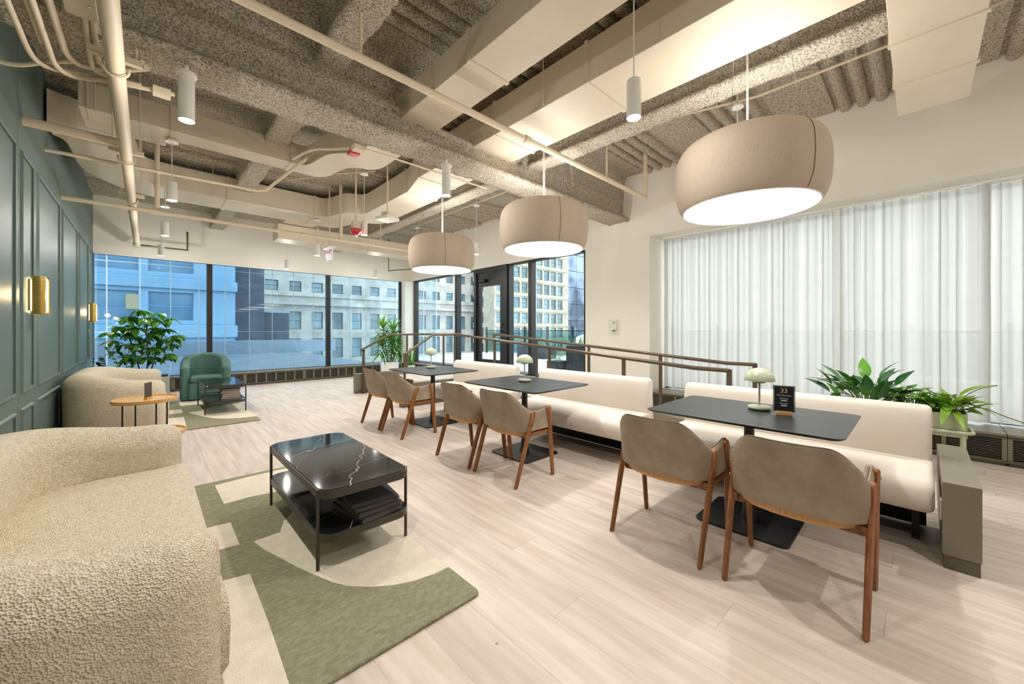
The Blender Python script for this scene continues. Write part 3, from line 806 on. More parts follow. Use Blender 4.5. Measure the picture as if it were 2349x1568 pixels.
# ------------------------------------------------------------------ sheer curtains
def curtain(y0, y1, label, seed, xc=6.45):
    rnd = random.Random(seed)
    n = int((y1-y0)/.007); zs = [.33,.36,.8,1.3,1.8,2.3,2.7,2.82]
    ph = []; t = 0
    for i in range(n+1):
        t += (0.9 + 0.9*noise.noise(Vector((i*.03, seed, 0)))) * .27 + .07
        ph.append(t)
    rings = []
    for z in zs:
        k = (z-.33)/2.5
        amp = .042 - .010*k
        r = []
        for i in range(n+1):
            yy = y0 + (y1-y0)*i/n
            a = amp*math.sin(ph[i]) + .014*math.sin(ph[i]*2.7+seed) * (0.4+.6*k) + .02*(1-k)*noise.noise(Vector((yy*3, z*.8, seed)))
            r.append((xc + a, yy + .012*math.sin(2*ph[i]+.6) + .012*(1-k)*noise.noise(Vector((yy*5, z, seed+3))), z))
        rings.append(r)
    b = MB(); b.loft(rings, cap=False, close=False)
    o = b.build('sheer_curtain', M['sheer'], smooth=False)
    o.data.shade_smooth()
    return tag(o, label, 'curtain', 'sheer curtain panels')
curtain(.69, 3.0, 'white sheer curtain panel next to the wall with the thermostat', 1)
curtain(-.52, .74, 'white sheer curtain panel behind the planter stand plants', 2, 6.35)
curtain(-2.5, -.47, 'white sheer curtain panel over the uncovered louvred radiator', 3, 6.45)
t = tag(box('curtain_track', M['white_metal'], 6.30, 6.50, -2.55, 2.98, 2.822, 2.84), 'slim white curtain track in the recess soffit', 'curtain track')

# ------------------------------------------------------------------ wall fittings
def sconce(y, label):
    e = thing('wall_sconce', label, 'wall lamp', (XL, y, 0))
    box('back_plate', M['brass'], 0, .012, -.06, .06, 1.47, 1.75, e, bev=.002)
    for s in (-1, 1):      # bent brass cheeks
        P = [(.020,0),(.03,.012),(.05,.016),(.08,.016),(.098,.010),(.104,0)]
        rings = [[(p[0], s*(.062+p[1]), z) for p in P] for z in (1.44, 1.452, 1.60, 1.765, 1.778)]
        b = MB(); b.loft(rings, cap=False, close=False)
        b.build('brass_shade', M['brass'], e, smooth=True)
    MB().box(.014,.10,-.060,.060,1.448,1.455).box(.014,.10,-.060,.060,1.762,1.769).build('end_band', M['brass'], e)
    box('glass_diffuser', M['sconce_glow'], .016, .100, -.050, .050, 1.46, 1.757, e, bev=.01)
    l = bpy.data.lights.new('sconce_lamp', 'POINT'); l.energy = 2.5; l.color = (1,.72,.38); l.shadow_soft_size = .04
    o = bpy.data.objects.new('lamp', l); COL.objects.link(o); o.parent = e; o.location = (.15,0,1.61)
    return e
sconce(5.46, 'glowing brass wall sconce on the narrow green panel')
sconce(10.19, 'glowing brass wall sconce in the corner above the tall potted tree')
e = thing('thermostat', 'wall thermostat under a clear locking cover', 'thermostat', (XR,3.70,0))
box('clear_cover', M['acrylic'], -.045, -.002, -.105, .105, 1.20, 1.485, e, bev=.006)
box('control', M['white_metal'], -.03, -.002, -.045, .05, 1.30, 1.47, e, bev=.004)
box('screen', mat('lcd', '#B9BDB2', .3), -.032, -.029, -.025, .03, 1.40, 1.45, e)
box('lock', M['chrome'], -.055, -.045, -.03, .02, 1.27, 1.295, e, bev=.002)
e = thing('wall_outlet', 'white outlet with a plug on the green wall behind the sofa', 'outlet', (XL,5.02,0))
box('cover_plate', M['white_metal'], 0, .006, -.035, .035, .28, .40, e, bev=.002)
box('plug', M['white_metal'], .006, .05, -.02, .02, .33, .37, e, bev=.004)
e = thing('wall_switch', 'white wall switch under the corner sconce', 'switch', (XL,10.19,0))
box('cover_plate', M['white_metal'], 0, .006, -.035, .035, 1.22, 1.34, e, bev=.002)
box('toggle', M['white_metal'], .006, .012, -.012, .012, 1.25, 1.31, e, bev=.002)

# ------------------------------------------------------------------ dining chairs (local: faces +x, rear feet at x=0)
def dining_chair(label):
    e = thing('dining_chair', label, 'chair', group='walnut armchairs at the banquette tables')
    # upholstered shell: U plan, s from -1 (right arm tip) to 1 (left arm tip)
    W = .248; xb = .055; xf = .435; rc = .115
    path = [(xf,-W)] + [(xb+rc+.0,-W)] + [(xb+rc-rc*math.sin(t), -W+rc-rc*math.cos(t)) for t in [R(a) for a in range(15,91,15)]]
    left = [(p[0],-p[1]) for p in path[::-1]]
    pl = path + [(xb-.012,-.07),(xb-.016,0),(xb-.012,.07)] + left
    # resample
    P = [Vector((p[0],p[1],0)) for p in pl]
    L = [0]
    for a, b in zip(P[:-1],P[1:]): L.append(L[-1]+(b-a).length)
    N = 64; pts = []
    for i in range(N+1):
        t = L[-1]*i/N; k = max(j for j in range(len(L)) if L[j] <= t+1e-9); k = min(k, len(P)-2)
        pts.append(P[k].lerp(P[k+1], (t-L[k])/max(1e-9, L[k+1]-L[k])))
    mid = L[-1]/2
    def top(i):          # rim height from the distance along the rim
        d = abs(L[-1]*i/N - mid)
        t = max(0, min(1, (d-.15)/.215)); f = t*t*(3-2*t)
        return .775-.168*f + .022*max(0, min(1, (d-.42)/.16))
    def surf(off):
        rings = []
        for z01 in [0,.08,.25,.45,.65,.82,.93,1.0]:
            r = []
            for i, p in enumerate(pts):
                a = pts[max(0,i-1)]; b = pts[min(N,i+1)]; t = (b-a).normalized(); nn = Vector((-t.y,t.x,0))   # inward
                zt = top(i); z = .443+(zt-.443)*z01
                lean = -.20*(z-.435)*max(0, 1-(p.x-xb)/.25) if p.x < xb+.25 else 0
                flare = .05*(z-.435)
                th = off - (.009 if (off>0 and z01==1) else 0) + (.006 if (off==0 and z01==1) else 0)
                q = p + nn*th - nn*flare
                r.append((q.x+lean+.04*(1-z01)*(1 if p.x<xb+.1 else 0)*.6, q.y, z + (-.006 if z01==1 and off==0 else 0)))
            rings.append(r)
        return rings
    o_, i_ = surf(0), surf(.036)
    allr = [i_[0]] + o_ + i_[::-1]
    b = MB(); n = N+1
    b.loft(allr, cap=False, close=False)
    # arm tips closed
    m_ = len(allr)
    for col in (0, N):
        idx = [k*n+col for k in range(m_)]
        b.f.append(tuple(idx if col else idx[::-1]))
    o = b.build('backrest', M['suede'], e, smooth=True)
    # piping along rim
    MB().tube([(Vector(a)*.5+Vector(c)*.5)+Vector((0,0,.003)) for a, c in zip(o_[-1][2:-2], i_[-1][2:-2])], .004, 6).build('piping', mat('piping_leather','#6F5E4A',.6), o, smooth=True)
    # plywood seat shell
    seat = [(xb+.03,-.17),(xb+.07,-.222),(xb+.16,-.245),(.42,-.245),(.455,-.235),(.465,-.15),(.468,0)]
    seat = seat + [(p[0],-p[1]) for p in seat[-2::-1]] + [(xb+.012,.08),(xb+.008,0),(xb+.012,-.08)]
    b = MB()
    def ply(z, s): return [(.26+(p[0]-.26)*s, p[1]*s, z - .016*max(0,(.26-p[0])/.2)**2*(1 if z<.43 else .25)) for p in seat]
    b.loft([ply(.404,.93), ply(.414,1.0), ply(.436,1.035), ply(.444,1.03)])
    b.build('seat_shell', M['ply'], e, smooth=True)
    cu = [(p[0]*.93+.015, p[1]*.86) for p in seat]
    b = MB(); b.loft([[(p[0],p[1],.437) for p in cu], [(p[0],p[1],.465) for p in cu], [(.27+(p[0]-.27)*.93,p[1]*.93,.483) for p in cu], [(.27+(p[0]-.27)*.6,p[1]*.6,.489) for p in cu]])
    b.build('seat', M['suede'], e, smooth=True)
    # legs: tapered, splayed, running up outside the arms
    def leg(foot, top_, w0, w1):
        d = (Vector(top_)-Vector(foot)); rings = []
        for k, t in enumerate([0,.015,.3,.6,.85,.985,1.0]):
            p = Vector(foot)+d*t
            wx = (w0+(w1-w0)*t); wy = wx*.60
            if t in (0,1.0): wx *= .7; wy *= .7
            rings.append([(p.x+wx*math.cos(a)*1.15, p.y+wy*math.sin(a)*1.15, p.z) for a in [R(22.5+45*j) for j in range(8)]])
        b = MB(); b.loft(rings); return b.build('leg', M['walnut'], e, smooth=True)
    for s in (-1, 1):
        lg = leg((.0,s*.272,0), (.205,s*.281,.605), .019, .025)
        for zz in (.50,.57): MB().cyl((.205*zz/.605,s*.290,zz),(.205*zz/.605,s*.300,zz),.006,8).build('bolt', M['brass'], lg)
        lg = leg((.462,s*.272,0), (.395,s*.281,.622), .019, .025)
        MB().cyl((.395+.005,s*.290,.58),(.395+.005,s*.300,.58),.006,8).build('bolt', M['brass'], lg)
        MB().add(*[[(.125,s*.250,.395),(.42,s*.250,.395),(.42,s*.250,.425),(.125,s*.250,.425),(.125,s*.275,.395),(.42,s*.275,.395),(.42,s*.275,.425),(.125,s*.275,.425)],
                  [(0,1,2,3),(4,7,6,5),(0,4,5,1),(3,2,6,7),(1,5,6,2),(0,3,7,4)]]).build('side_rail', M['walnut'], e)
    b = MB(); b.loft([[(.15,yy,.375),(.17,yy,.375),(.17,yy,.42),(.15,yy,.42)] for yy in (-.262,.262)]); b.build('cross_rail', M['walnut'], e)
    b = MB(); b.loft([[(.40,yy,.38),(.42,yy,.38),(.42,yy,.42),(.40,yy,.42)] for yy in (-.262,.262)]); b.build('cross_rail', M['walnut'], e)
    return e
CX = 2.185
ch = dining_chair('walnut armchair nearest the bench end console at the table with the card')
ch.location = (CX, .427, 0)
for y, lab in ((1.097, 'walnut armchair at the card table on the middle table side'),
               (2.537, 'walnut armchair at the middle table on the card table side'),
               (3.17, 'walnut armchair at the middle table on the steps side'),
               (4.478, 'walnut armchair at the table by the steps, next to the middle table'),
               (5.098, 'walnut armchair closest to the step handrail')):
    dup(ch, (CX, y, 0), 0, lab)

# ------------------------------------------------------------------ tables
def cafe_table(label):
    e = thing('cafe_table', label, 'table', group='black pedestal tables')
    b = MB(); o = rrect(-.42,.42,-.54,.54,.05,6)
    b.loft([[(p[0]*.955,p[1]*.965,.722) for p in o],[(p[0],p[1],.735) for p in o],[(p[0],p[1],.74) for p in o]])
    b.build('table_top', M['table_black'], e, bev=.0015)
    MB().lathe([(.05,.013),(.043,.05),(.034,.16),(.031,.26),(.031,.70)], 28).build('pedestal', M['table_black'], e, smooth=True)
    rslab('base_plate', M['table_black'], -.25, .25, -.27, .27, 0, .014, .045, e, bev=.003)
    MB().prism(rrect(-.15,.15,-.20,.20,.02), .700, .722).build('top_bracket', M['black_metal'], e)
    return e
tb = cafe_table('black table with the small navy card and pale green lamp'); tb.location = (2.985,.80,0)
dup(tb, (2.91,2.88,0), 0, 'black table in the middle between the two others')
dup(tb, (2.93,4.72,0), 0, 'black table nearest the steps')
def table_lamp(label):
    e = thing('table_lamp', label, 'table lamp', group='pale green mushroom table lamps')
    MB().lathe([(.001,0),(.055,0),(.068,.006),(.072,.016),(.066,.026),(.03,.031),(.001,.032)], 32).build('base', M['sage'], e, smooth=True)
    MB().cyl((0,0,.03),(0,0,.215),.0065,12).build('stem', M['sage'], e, smooth=True)
    s = bpy.data.objects.new('shade_joint', None)
    R_ = .094
    pr = [(R_*math.cos(R(a)), .205+.088*math.sin(R(a))) for a in range(0,90,9)] + [(.001,.293)]
    o = MB().lathe([(.088,.208),(R_-.002,.203)]+pr, 40).build('shade', M['sage'], e, smooth=True)
    MB().lathe([(.001,.212),(.06,.212),(.062,.20),(.038,.197),(.035,.188),(.001,.186)], 28).build('diffuser', M['white_gloss'], o, smooth=True)
    bpy.data.objects.remove(s)
    return e
tl = table_lamp('pale green mushroom lamp beside the navy card'); tl.location = (3.13,.775,.74)
dup(tl, (2.985,2.955,.74), R(40), 'pale green mushroom lamp on the middle table')
dup(tl, (3.03,4.93,.74), R(80), 'pale green mushroom lamp on the table by the steps')
# card holder
e = thing('table_card', 'navy information card in a clear holder with a wooden foot', 'sign', (3.05,.615,.74), R(-76))
MB().prism(rrect(-.045,.045,-.02,.02,.01), 0, .022).build('wooden_foot', M['oak'], e, bev=.002)
c = box('card', M['black_text'], -.052, .052, -.0015, .0015, .025, .185, e)
MB().box(-.060,-.052,-.003,.003,.020,.192).box(.052,.060,-.003,.003,.020,.192).box(-.052,.052,-.003,.003,.185,.192).box(-.052,.052,-.003,.003,.02,.025).build('clear_frame', M['chrome'], e)
text_mesh('card_number', '33', .042, M['gold_print'], c, (0,-.0022,.158), (R(90),0,0))
text_mesh('card_heading', 'Wi-Fi Information', .011, M['white_print'], c, (0,-.0022,.128), (R(90),0,0))
for k, (tx, zz) in enumerate((('Network', .107), ('Password', .075))):
    text_mesh('card_line', tx, .012, M['white_print'], c, (0,-.0022,zz), (R(90),0,0))
    MB().box(-.016,.016,-.0022,-.0018,zz-.017,zz-.011).build('card_line', M['white_print'], c)

# ------------------------------------------------------------------ banquettes
def bench(y0, y1, label):
    e = thing('banquette', label, 'bench', (0,0,0), group='cream banquette benches')
    def sweep(name, sec, ya, yb, er, mt):
        c = (sum(p[0] for p in sec)/len(sec), sum(p[1] for p in sec)/len(sec)); rings = []
        for k in range(7):
            t = R(90*k/6); s_ = er*(1-math.cos(t)); y = ya + er*(1-math.sin(R(90-90*k/6)))
        st = []
        for k in range(6): a = R(90*k/5); st.append((ya + er*(1-math.sin(a)), er*(1-math.cos(a))))
        st = st[::-1]
        # st: from the end face inward
        st = sorted(st)
        inset = [er*(1-math.sqrt(max(0,1-((er-(q[0]-ya))/er)**2))) for q in st]
        full = [(q[0], i) for q, i in zip(st, inset)]
        full = full + [((ya+yb)/2, 0)] + [(ya+yb-q, i) for q, i in full[::-1]]
        for y, ins in full:
            r = []
            for p in sec:
                d = Vector((p[0]-c[0], p[1]-c[1])); L = d.length
                d = d*max(0.0,(L-ins)/L); r.append((c[0]+d.x, y, c[1]+d.y))
            rings.append(r)
        b = MB(); b.loft(rings); return b.build(name, mt, e, smooth=True)
    ss = [Vector((x,z,0)) for x,z in [(3.80,.45),(3.50,.455),(3.30,.45),(3.20,.40),(3.20,.30),(3.24,.245),(3.35,.235),(3.80,.235)]]
    ss = smooth_path(ss+[ss[0]],1)[:-1]
    sweep('seat', [(p.x,p.y) for p in ss], y0, y1, .045, M['bench'])
    bs = smooth_path([Vector((x,z,0)) for x,z in [(3.70,.44),(3.68,.60),(3.70,.745),(3.735,.80),(3.80,.80),(3.83,.75),(3.84,.24),(3.74,.24),(3.70,.44)]],1)[:-1]
    sweep('backrest', [(p.x,p.y) for p in bs], y0+.004, y1-.004, .03, M['bench'])
    box('under_frame', M['black_metal'], 3.40, 3.80, y0+.05, y1-.05, .205, .238, e)
    box('under_bench_shade', M['black_metal'], 3.72, 3.74, y0+.03, y1-.03, .01, .24, e)  # black sheet added to stand in for the deep shade under the bench
    for yy in (y0+.06, y1-.10):
        box('leg', M['black_metal'], 3.48, 3.52, yy, yy+.035, 0, .21, e)
        box('leg', M['black_metal'], 3.74, 3.78, yy, yy+.035, 0, .21, e)
    return e
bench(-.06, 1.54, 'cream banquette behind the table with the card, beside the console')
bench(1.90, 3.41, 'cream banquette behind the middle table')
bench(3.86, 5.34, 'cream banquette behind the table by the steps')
e = thing('end_console', 'low taupe end console closing the banquette row', 'console')
box('console_body', M['taupe'], 3.16, 4.20, -.225, -.085, .075, .47, e, bev=.003)
box('plinth', M['taupe_dark'], 3.165, 4.195, -.22, -.09, 0, .075, e)
box('outlet_plate', M['white_metal'], 3.22, 3.29, -.085, -.078, .24, .35, e, bev=.002)
# ------------------------------------------------------------------ boucle sofas (local x = depth, front at +x)
def sweep_u(path, hts, wid, z0, name, m, parent, endr=None, nseg=20, wavy=0, tr=None):
    """rounded upholstered band swept along an open plan path"""
    P = [Vector((p[0],p[1],0)) for p in path]; N = len(P); rings = []
    hw = wid/2
    for i in range(N):
        a = P[max(0,i-1)]; b = P[min(N-1,i+1)]; t = (b-a).normalized(); nn = Vector((t.y,-t.x,0))
        h = hts[i]; k = 1.0
        d0 = sum((P[j+1]-P[j]).length for j in range(0,i)); d1 = sum((P[j+1]-P[j]).length for j in range(i,N-1))
        dd = min(d0,d1); er = hw if endr is None else endr
        if dd < er: k = math.sqrt(max(0, 1-((er-dd)/er)**2))
        sx = max(.05, .35+.65*k) if endr is None else max(.03,k*.5+.5 if dd>0 else .5)
        r = []
        tr_ = tr or hw*.95
        for q in range(nseg):        # rounded-rectangle section
            pass
        sec = []
        for (cx, cz, a0) in ((hw-tr_, h-tr_, 0), (-(hw-tr_), h-tr_, 90), (-(hw-.05), z0+.05, 180), (hw-.05, z0+.05, 270)):
            rr = tr_ if cz > z0+.1 else .05
            for s_ in range(6):
                an = R(a0+90*s_/5); sec.append((cx+rr*math.cos(an), cz+rr*math.sin(an)))
        for (u, zz) in sec:
            bulge = 1 + .05*math.sin(math.pi*max(0,min(1,(zz-z0)/(h-z0))))
            zz2 = zz if dd >= er else z0+(zz-z0)*(1-.10*(1-k))
            q = P[i] + nn*(u*sx*bulge)
            r.append((q.x, q.y, zz2))
        rings.append(r)
    b = MB(); b.loft(rings)
    o = b.build(name, m, parent, smooth=False); o.data.shade_smooth()
    return o
def upath(x_front, x_back, y_half, rc, step=.03):
    p = []
    n = max(2,int((x_front-(x_back+rc))/step))
    for i in range(n): p.append((x_front-(x_front-x_back-rc)*i/n, -y_half))
    for i in range(13): t = R(90*i/12); p.append((x_back+rc-rc*math.sin(t), -y_half+rc-rc*math.cos(t)))
    m = max(2,int(2*(y_half-rc)/.08))
    for i in range(1,m): p.append((x_back, -(y_half-rc)+2*(y_half-rc)*i/m))
    q = [(a,-b) for a,b in p[::-1] if b < -(y_half-rc)+1e-6 or True]
    left = [(a,-b) for a,b in p[:n+13][::-1]]
    return p + left
def sofa(label, loc):
    e = thing('boucle_sofa', label, 'sofa', loc, group='cream boucle sofas')
    p = upath(.165, -.58, .92, .42)
    hts = []
    for x, y in p:
        s = max(0,min(1,(x+.58)/.60)); f = .5-.5*math.cos(math.pi*s); hts.append(.755-.085*f)
    sweep_u(p, hts, .27, .10, 'backrest', M['boucle'], e)
    # seat
    pi = [(a,b) for a,b in upath(.20, -.50, .86, .36)]
    ctr = Vector((-.1,0,0))
    rings = []
    for ins, z in ((.05,.10),(.0,.16),(-.01,.30),(.0,.37),(.025,.405),(.07,.425),(.30,.432)):
        r = []
        for x, y in pi:
            v = Vector((x,y,0))-ctr; L = v.length
            xf = x
            q = ctr + v*(1-ins/L)
            r.append((q.x, q.y, z))
        rings.append(r)
    b = MB(); b.loft(rings)
    o = b.build('seat', M['boucle'], e, smooth=False); o.data.shade_smooth()
    for sy in (-.86,.86):
        for sx in (-.55,.06): MB().cyl((sx,sy*.97,0),(sx,sy*.97,.13),.03,16,.036).build('leg', M['walnut'], e, smooth=True)
    return e
sofa('cream boucle sofa facing the marble coffee table on the first rug', (0,2.45,.0206))
sofa('cream boucle sofa by the tall potted tree', (0,7.36,.0206))
# ------------------------------------------------------------------ teal armchair, faces -y
e = thing('tub_armchair', 'teal velvet tub armchair before the far window', 'armchair', (.81,9.28,0), R(-4))
tp = [(-b, -a) for a, b in upath(.30,-.28,.30,.26)]   # open side toward -y
hts = []
for x, y in tp:
    s = max(0,min(1,(y+.18)/.40)); f = .5-.5*math.cos(math.pi*s); hts.append(.64+.16*f+.06*f*math.cos(math.pi*x/.66))
sweep_u(tp, hts, .14, .03, 'backrest', M['teal'], e, tr=.06, endr=.07)
MB().prism(rrect(-.255,.255,-.335,.24,.05), .04, .34).build('seat_base', M['teal'], e, bev=.02, seg=3)
o = MB().prism(rrect(-.245,.245,-.345,.22,.06), .34, .45).build('seat', M['teal'], e, bev=.035, seg=4)
for sx in (-.28,.28):
    for sy in (-.26,.22): MB().cyl((sx,sy,0),(sx,sy,.05),.02,10).build('foot', M['black_metal'], e)

# ------------------------------------------------------------------ coffee tables
def coffee(label, loc):
    e = thing('coffee_table', label, 'coffee table', loc, group='black marble coffee tables')
    hx, hy = .26, .60
    for z, nm in ((.385,'top'), (.155,'shelf')):
        o = rrect(-hx,hx,-hy,hy,.09,7); i = rrect(-hx+.007,hx-.007,-hy+.007,hy-.007,.083,7); n = len(o)
        b = MB(); b.v = [(p[0],p[1],z) for p in o]+[(p[0],p[1],z+.043) for p in o]+[(p[0],p[1],z+.043) for p in i]+[(p[0],p[1],z) for p in i]
        for k in range(n):
            j = (k+1)%n
            for (A,B_) in ((0,1),(1,2),(2,3),(3,0)):
                b.f.append((A*n+k,A*n+j,B_*n+j,B_*n+k))
        b.build(nm+'_rim', M['gunmetal'], e, smooth=True)
        MB().prism(i, z+.015, z+.047 if nm == 'top' else z+.043).build('marble_'+nm, M['marble'], e, bev=.003)
    for sx in (-1,1):
        for sy in (-1,1):
            MB().cyl((sx*(hx-.005),sy*(hy-.07),0),(sx*(hx-.005),sy*(hy-.07),.43),.009,10).build('leg', M['gunmetal'], e, smooth=True)
    return e
coffee('black marble coffee table on the first rug beside the near sofa', (.915,2.73,.021))
coffee('black marble coffee table before the teal armchair', (.885,7.88,.021))
def book(label, loc, sx, sy, sz, rz, col, grp):
    e = thing('book', label, 'book', loc, rz, grp)
    m = mat('cover_'+col.strip('#'), col, .45)
    MB().box(-sx,sx,-sy,sy,0,.003).box(-sx,sx,-sy,sy,sz-.003,sz).box(-sx,-sx+.003,-sy,sy,0,sz).build('cover', m, e)
    box('pages', M['paper'] if 'magazine' in label else mat('grey_pages','#4C4844',.8), -sx+.003, sx-.006, -sy+.005, sy-.005, .003, sz-.003, e)
z = .2197
for k, (h, c, nm) in enumerate(((.034,'#1C1C1E','lowest'),(.030,'#232326','second'),(.026,'#19191B','third'),(.018,'#2A2A2C','topmost'))):
    book('large black book, %s of the stack under the first marble table' % nm, (.97,2.30,z), .13, .17, h, R(8-5*k), c, 'black books under the first coffee table'); z += h+.0005
z = .2197
for k, (h, c, nm) in enumerate(((.028,'#3A3230','lowest'),(.03,'#8A6F66','second'),(.026,'#5A4A48','third'),(.026,'#A08A80','fourth'),(.022,'#6E5C58','fifth'),(.02,'#2F2B2B','topmost'))):
    book('magazine, %s of the stack under the table before the teal armchair' % nm, (.96,7.58,z), .12, .15, h, R(-3+3*(k%3)), c, 'magazines under the far coffee table'); z += h+.0005

# ------------------------------------------------------------------ rugs
A = [(.404,3.989),(.614,4.02),(.95,4.03),(1.10,3.99),(1.02,3.60),(.789,3.49),(.568,3.53),(.41,3.516)]
Bp = [(.468,2.773),(.54,2.78),(.614,2.786),(.664,2.93),(.76,3.05),(.95,3.12),(1.18,3.14),(1.185,1.75),(1.104,1.750),(.99,1.773),(.894,1.818),(.809,1.881),(.733,1.962),(.681,2.057),(.635,2.181),(.588,2.318),(.541,2.483),(.495,2.633)]
Cp = [(.10,3.20),(.405,3.152),(.403,2.795),(.10,2.82)]
Dp = [(.0,2.52),(.394,2.419),(.387,1.928),(.372,1.50),(.0,1.50)]
def rug(label, dy):
    e = thing('rug', label, 'rug', (0,dy,0), group='green and cream tufted rugs')
    MB().prism(rrect(-.73,1.19,1.48,4.10,.03,4), 0, .017).build('green_pile', M['rug_green'], e, bev=.006, seg=3)
    for pl in (A,Bp,Cp,Dp):
        MB().prism(pl, .004, .0205).build('cream_inlay', M['rug_cream'], e, bev=.003)
    return e
rug('green and cream rug under the first marble coffee table', 0)
rug('green and cream rug under the table before the teal armchair', 5.02)

# ------------------------------------------------------------------ round wooden side tables
def side_table(label, loc, h, rad=.27):
    e = thing('side_table', label, 'side table', loc, group='round oak tray tables')
    MB().lathe([(.001,h-.03),(rad-.01,h-.03),(rad,h-.02),(rad,h+.006),(rad-.006,h+.008),(rad-.012,h+.002),(rad-.014,h-.006),(.001,h-.006)], 48).build('tray_top', M['oak'], e, smooth=True)
    for a in (0, 90):
        c, s = math.cos(R(a+25)), math.sin(R(a+25)); q = rad*.72
        p = [(-q*c,-q*s,h-.03),(-q*c,-q*s,.05),(-q*.85*c,-q*.85*s,.01),(q*.85*c,q*.85*s,.01),(q*c,q*s,.05),(q*c,q*s,h-.03)]
        MB().tube(smooth_path(p,1), .007, 8).build('leg', M['black_metal'], e, smooth=True)
    return e
side_table('round oak tray table carrying a card holder between the sofas', (-.01,5.80,0), .55)
side_table('lower round oak tray table half hidden behind the near sofa arm', (.0,4.72,0), .385)
e = thing('card_holder', 'dark card standing in a small wooden foot on the oak tray table', 'sign', (.01,5.80,.544), R(60))
MB().prism(rrect(-.045,.045,-.02,.02,.01), 0, .02).build('wooden_foot', M['oak'], e, bev=.002)
box('card', mat('card_brown', '#4A3C30', .4), -.055, .055, -.002, .002, .02, .18, e)
# ------------------------------------------------------------------ plants
def leaf_mesh(name, L, W, fold=.18, droop=.25, n=5, m=None, tip=1.0):
    """leaf from the origin along +x, midrib in y=0"""
    v = []; f = []
    for i in range(n+1):
        t = i/n; x = L*t; z = -droop*L*t*t
        wv = W*.5*math.sin(math.pi*min(1, t**.75))**.85 if 0 < t < 1 else 0.0006
        v += [(x,-wv,z+fold*wv),(x,0,z),(x,wv,z+fold*wv)]
    for i in range(n):
        a = i*3
        f += [(a,a+3,a+4,a+1),(a+1,a+4,a+5,a+2)]
    me = bpy.data.meshes.new(name); me.from_pydata(v, [], f); me.shade_smooth(); me.update()
    me.materials.append(m)
    return me
def put_leaf(me, parent, p, az, el, roll=0, s=1, name='leaf'):
    o = link(name, me, None, parent, loc=p)
    o.rotation_euler = (Matrix.Rotation(az,3,'Z') @ Matrix.Rotation(-el,3,'Y') @ Matrix.Rotation(roll,3,'X')).to_euler()
    o.scale = (s,s,s)
    return o
rnd = random.Random(11)
# trough planter with umbrella tree and leafy companions
tr = thing('trough_planter', 'white trough planter behind the far sofa', 'planter', (0,0,0))
MB().prism(rrect(-.58,.31,9.52,9.98,.01),0,.44).build('planter_box', M['white_metal'], tr, bev=.006)
MB().prism(rrect(-.56,.29,9.54,9.96,.01),.44,.448).build('soil', M['soil'], tr)
um = thing('umbrella_tree', 'tall umbrella tree with drooping fingered leaves in the corner', 'plant', (-.03,9.75,.446))
lm = leaf_mesh('umbrella_leaf', .21, .095, .15, .30, 5, M['leaf'])
lmd = leaf_mesh('umbrella_leaf_dark', .21, .10, .15, .35, 5, M['leaf_dark'])
trunks = [[(0.02,0,0),(0.05,0,.35),(.02,-.02,.75),(.03,0,1.0)], [(-.04,.02,0),(-.12,0,.4),(-.22,-.02,.8)], [(.07,-.02,0),(.14,-.02,.4),(.26,0,.8)]]
for t in trunks: MB().tube(smooth_path(t,1), .012, 7).build('trunk', M['stem'], um, smooth=True)
ncl = 42
for k in range(ncl):
    # dome shell of leaf rosettes
    u = (k+.5)/ncl; a = k*2.39996
    zz = .30 + .90*u; rr = .47*math.sqrt(max(0.05, 1-((zz-.55)/.72)**2)) if zz > .55 else .36+.2*(zz-.3)
    rr *= rnd.uniform(.45,1.08)
    c = Vector((rr*math.cos(a)*1.05, rr*math.sin(a)*.6, zz + rnd.uniform(-.05,.05)))
    st = Vector((c.x*.25, c.y*.2, max(.3, zz-.22)))
    MB().tube([st, (st+c)/2+Vector((0,0,.03)), c], .004, 5).build('petiole', M['stem_green'], um)
    nl = 7 if k % 3 else 6
    for j in range(nl):
        az = 2*math.pi*j/nl + rnd.uniform(-.2,.2)
        put_leaf(lm if rnd.random() < .6 or zz > .95 else lmd, um, c, az, R(rnd.uniform(-35,5)), R(rnd.uniform(-20,20)), rnd.uniform(.75,1.1))
def frond_plant(label, loc, fronds, m, seed):
    r = random.Random(seed)
    e = thing('frond_plant', label, 'plant', loc)
    me = leaf_mesh('frond_leaf', .085, .030, .1, .05, 4, m)
    for (dx, dy, h, n) in fronds:
        P = smooth_path([(dx*.1,dy*.1,0),(dx*.45,dy*.45,h*.55),(dx,dy,h)],2)
        MB().tube(P, .005, 6).build('frond_stem', M['stem_green'] if m is not M['leaf_blue'] else M['leaf_blue'], e, smooth=True)
        for i in range(n):
            t = .35+.63*i/(n-1); q = P[min(len(P)-1,int(t*(len(P)-1)))]
            az = math.atan2(dy,dx)
            for s in (-1,1): put_leaf(me, e, q, az+s*R(62), R(25), s*R(35), 1.15-.5*abs(t-.6))
        put_leaf(me, e, P[-1], math.atan2(dy,dx), R(45), 0, .8)
    return e
frond_plant('bright green feathery fronds leaning out of the trough planter', (-.28,9.62,.446), [(-.22,-.05,.55,9),(.06,-.08,.55,9),(.18,-.04,.38,7)], M['leaf_lime'], 3)
frond_plant('dark blue green frond at the wall end of the trough planter', (-.48,9.66,.446), [(-.06,-.06,.36,9),(-.12,.02,.28,7)], M['leaf_blue'], 4)
